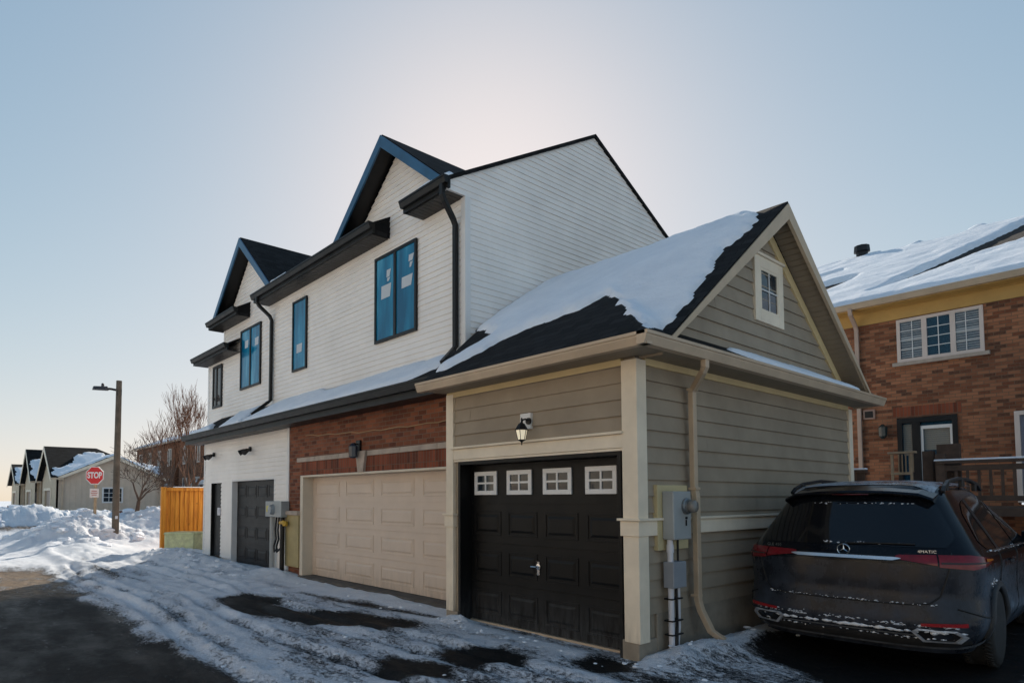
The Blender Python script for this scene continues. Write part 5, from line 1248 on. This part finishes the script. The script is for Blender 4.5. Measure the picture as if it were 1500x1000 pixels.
t.b.inputs['Specular IOR Level'].default_value = .12
snd = t.ramp(n3, [(.32, (.45, .46, .48)), (.58, (1, 1, 1))])
for l_ in list(t.t.links):
    if l_.to_socket == t.b.inputs['Base Color']: src_ = l_.from_socket
t.link(t.mix(.8, src_, snd, 'MULTIPLY'), t.b.inputs['Base Color'])
hh = t.math('ADD', t.math('MULTIPLY', fac, .7), t.math('ADD', t.math('MULTIPLY', n2, .5), t.math('MULTIPLY', n3, .25)))
t.link(t.bump(t.noise(c, 5, 7, .65), .5, .06, t.bump(hh, .9, .03)), t.b.inputs['Normal'])
me.materials.append(gm); g = bpy.data.objects.new('ground', me); COL.objects.link(g); g['kind'] = 'structure'

# broken lumps of ploughed and tyre-torn snow lying on the ground
def lumps(name, spots):
    bm = bmesh.new(); bmesh.ops.create_icosphere(bm, subdivisions=2, radius=1); V = np.array([v.co[:] for v in bm.verts]); F = [[v.index for v in f.verts] for f in bm.faces]; bm.free()
    rg = np.random.default_rng(7); mb = MB()
    for x, y, r in spots:
        i, j = min(np.searchsorted(gx, x), len(gx)-1), min(np.searchsorted(gy, y), len(gy)-1); z = Z[i, j]
        d = 1+.55*(fbm(V[:, 0]*1.6+x*3, V[:, 1]*1.6+V[:, 2]*1.3+y*3, int(rg.integers(1, 999)), 3)-.5)*2; q = V*d[:, None]*r*np.array([rg.uniform(.8, 1.5), rg.uniform(.8, 1.3), rg.uniform(.35, .65)])
        a = rg.uniform(0, 6.28); c_, s_ = math.cos(a), math.sin(a); n0 = len(mb.v)
        mb.v += [(x+p[0]*c_-p[1]*s_, y+p[0]*s_+p[1]*c_, z+p[2]-r*.05) for p in q]; mb.f += [[n0+k for k in f] for f in F]
    o = mb.build(name, SNOW); o['kind'] = 'stuff'; return o
rg = np.random.default_rng(3); sp = []
def cov_at(x, y): return S[min(np.searchsorted(gx, x), len(gx)-1), min(np.searchsorted(gy, y), len(gy)-1)], H[min(np.searchsorted(gx, x), len(gx)-1), min(np.searchsorted(gy, y), len(gy)-1)]
while len(sp) < 230:
    x, y = rg.uniform(-10, 3.2), rg.uniform(-3.9, .0); c, h = cov_at(x, y)
    if y > -.15 and -3.1 < x < .05: continue
    if .3 < c < .85 and rg.random() < .8 or c >= .85 and rg.random() < .12: sp.append((x, y, .006+.020*rg.random()**4))
for k in range(150):
    x, y = (rg.uniform(-3.0, .1), rg.uniform(-.35, -.03)) if k % 3 == 0 else ((rg.uniform(.06, .7), rg.uniform(-.1, 4)) if k % 3 == 1 else (rg.uniform(-9, -3.2), rg.uniform(-.1, .4))); sp.append((x, y, .008+.03*rg.random()**3))
for k in range(170):
    x, y = (rg.normal(-21.6, 1.6), rg.normal(-1.4, .9)) if k % 3 else (rg.normal(-25.5, 1.2), rg.normal(2.4, 1.5)); c, h = cov_at(x, y)
    if h > .15: sp.append((x, y, .04+.16*rg.random()**2.2))
for k in range(120):
    x, y = rg.normal(-35.9, 1.0), rg.uniform(-5, 6); sp.append((x, y, .06+.2*rg.random()**2))
for k in range(60): sp.append((rg.uniform(-15, -9.3), rg.normal(-.55, .3), .02+.08*rg.random()**2))
lumps('snow_lumps', sp)

# ================================================================ UNSEEN HOUSES ADDED ACROSS THE LANE (their sunny cream fronts bounce warm light to this side)
def added_lane_house(x0, label):
    g = thing('added_lane_house', label, 'house', (x0+6, -17, 0), group='unseen houses added across the lane for bounce light')
    x1, y0, y1 = x0+12, -12.2, -20
    MB().box(x0, x1, y0, y1, 0, 6.2).prism([(x0+1, y0, 6.2), (x0+7, y0, 6.2), (x0+4, y0, 8.6)], (0, -.2, 0)).build('wall', mat('cream_vinyl', (.86, .74, .59), .55, var=.04), g)
    MB().slab([(x0-.4, y0+.4, 6.15), (x1+.4, y0+.4, 6.15), (x1+.4, -16.1, 8.4), (x0-.4, -16.1, 8.4)], .1).slab([(x0-.4, y1-.4, 6.15), (x1+.4, y1-.4, 6.15), (x1+.4, -16.1, 8.4), (x0-.4, -16.1, 8.4)], .1).build('roof', SNOW, g)
    for k in range(2):
        MB().box(x0+.8+k*5.8, x0+5.4+k*5.8, y0, y0+.05, 0, 2.1).build('garage_door', BEIGEDOOR, g)
        MB().box(x0+2+k*5.8, x0+3.4+k*5.8, y0, y0+.04, 4.0, 5.4).build('window', GLASS, g)
added_lane_house(-16.0, 'unseen cream townhouse added across the lane on the left for bounce light')
added_lane_house(-2.5, 'unseen cream townhouse added across the lane on the right for bounce light')
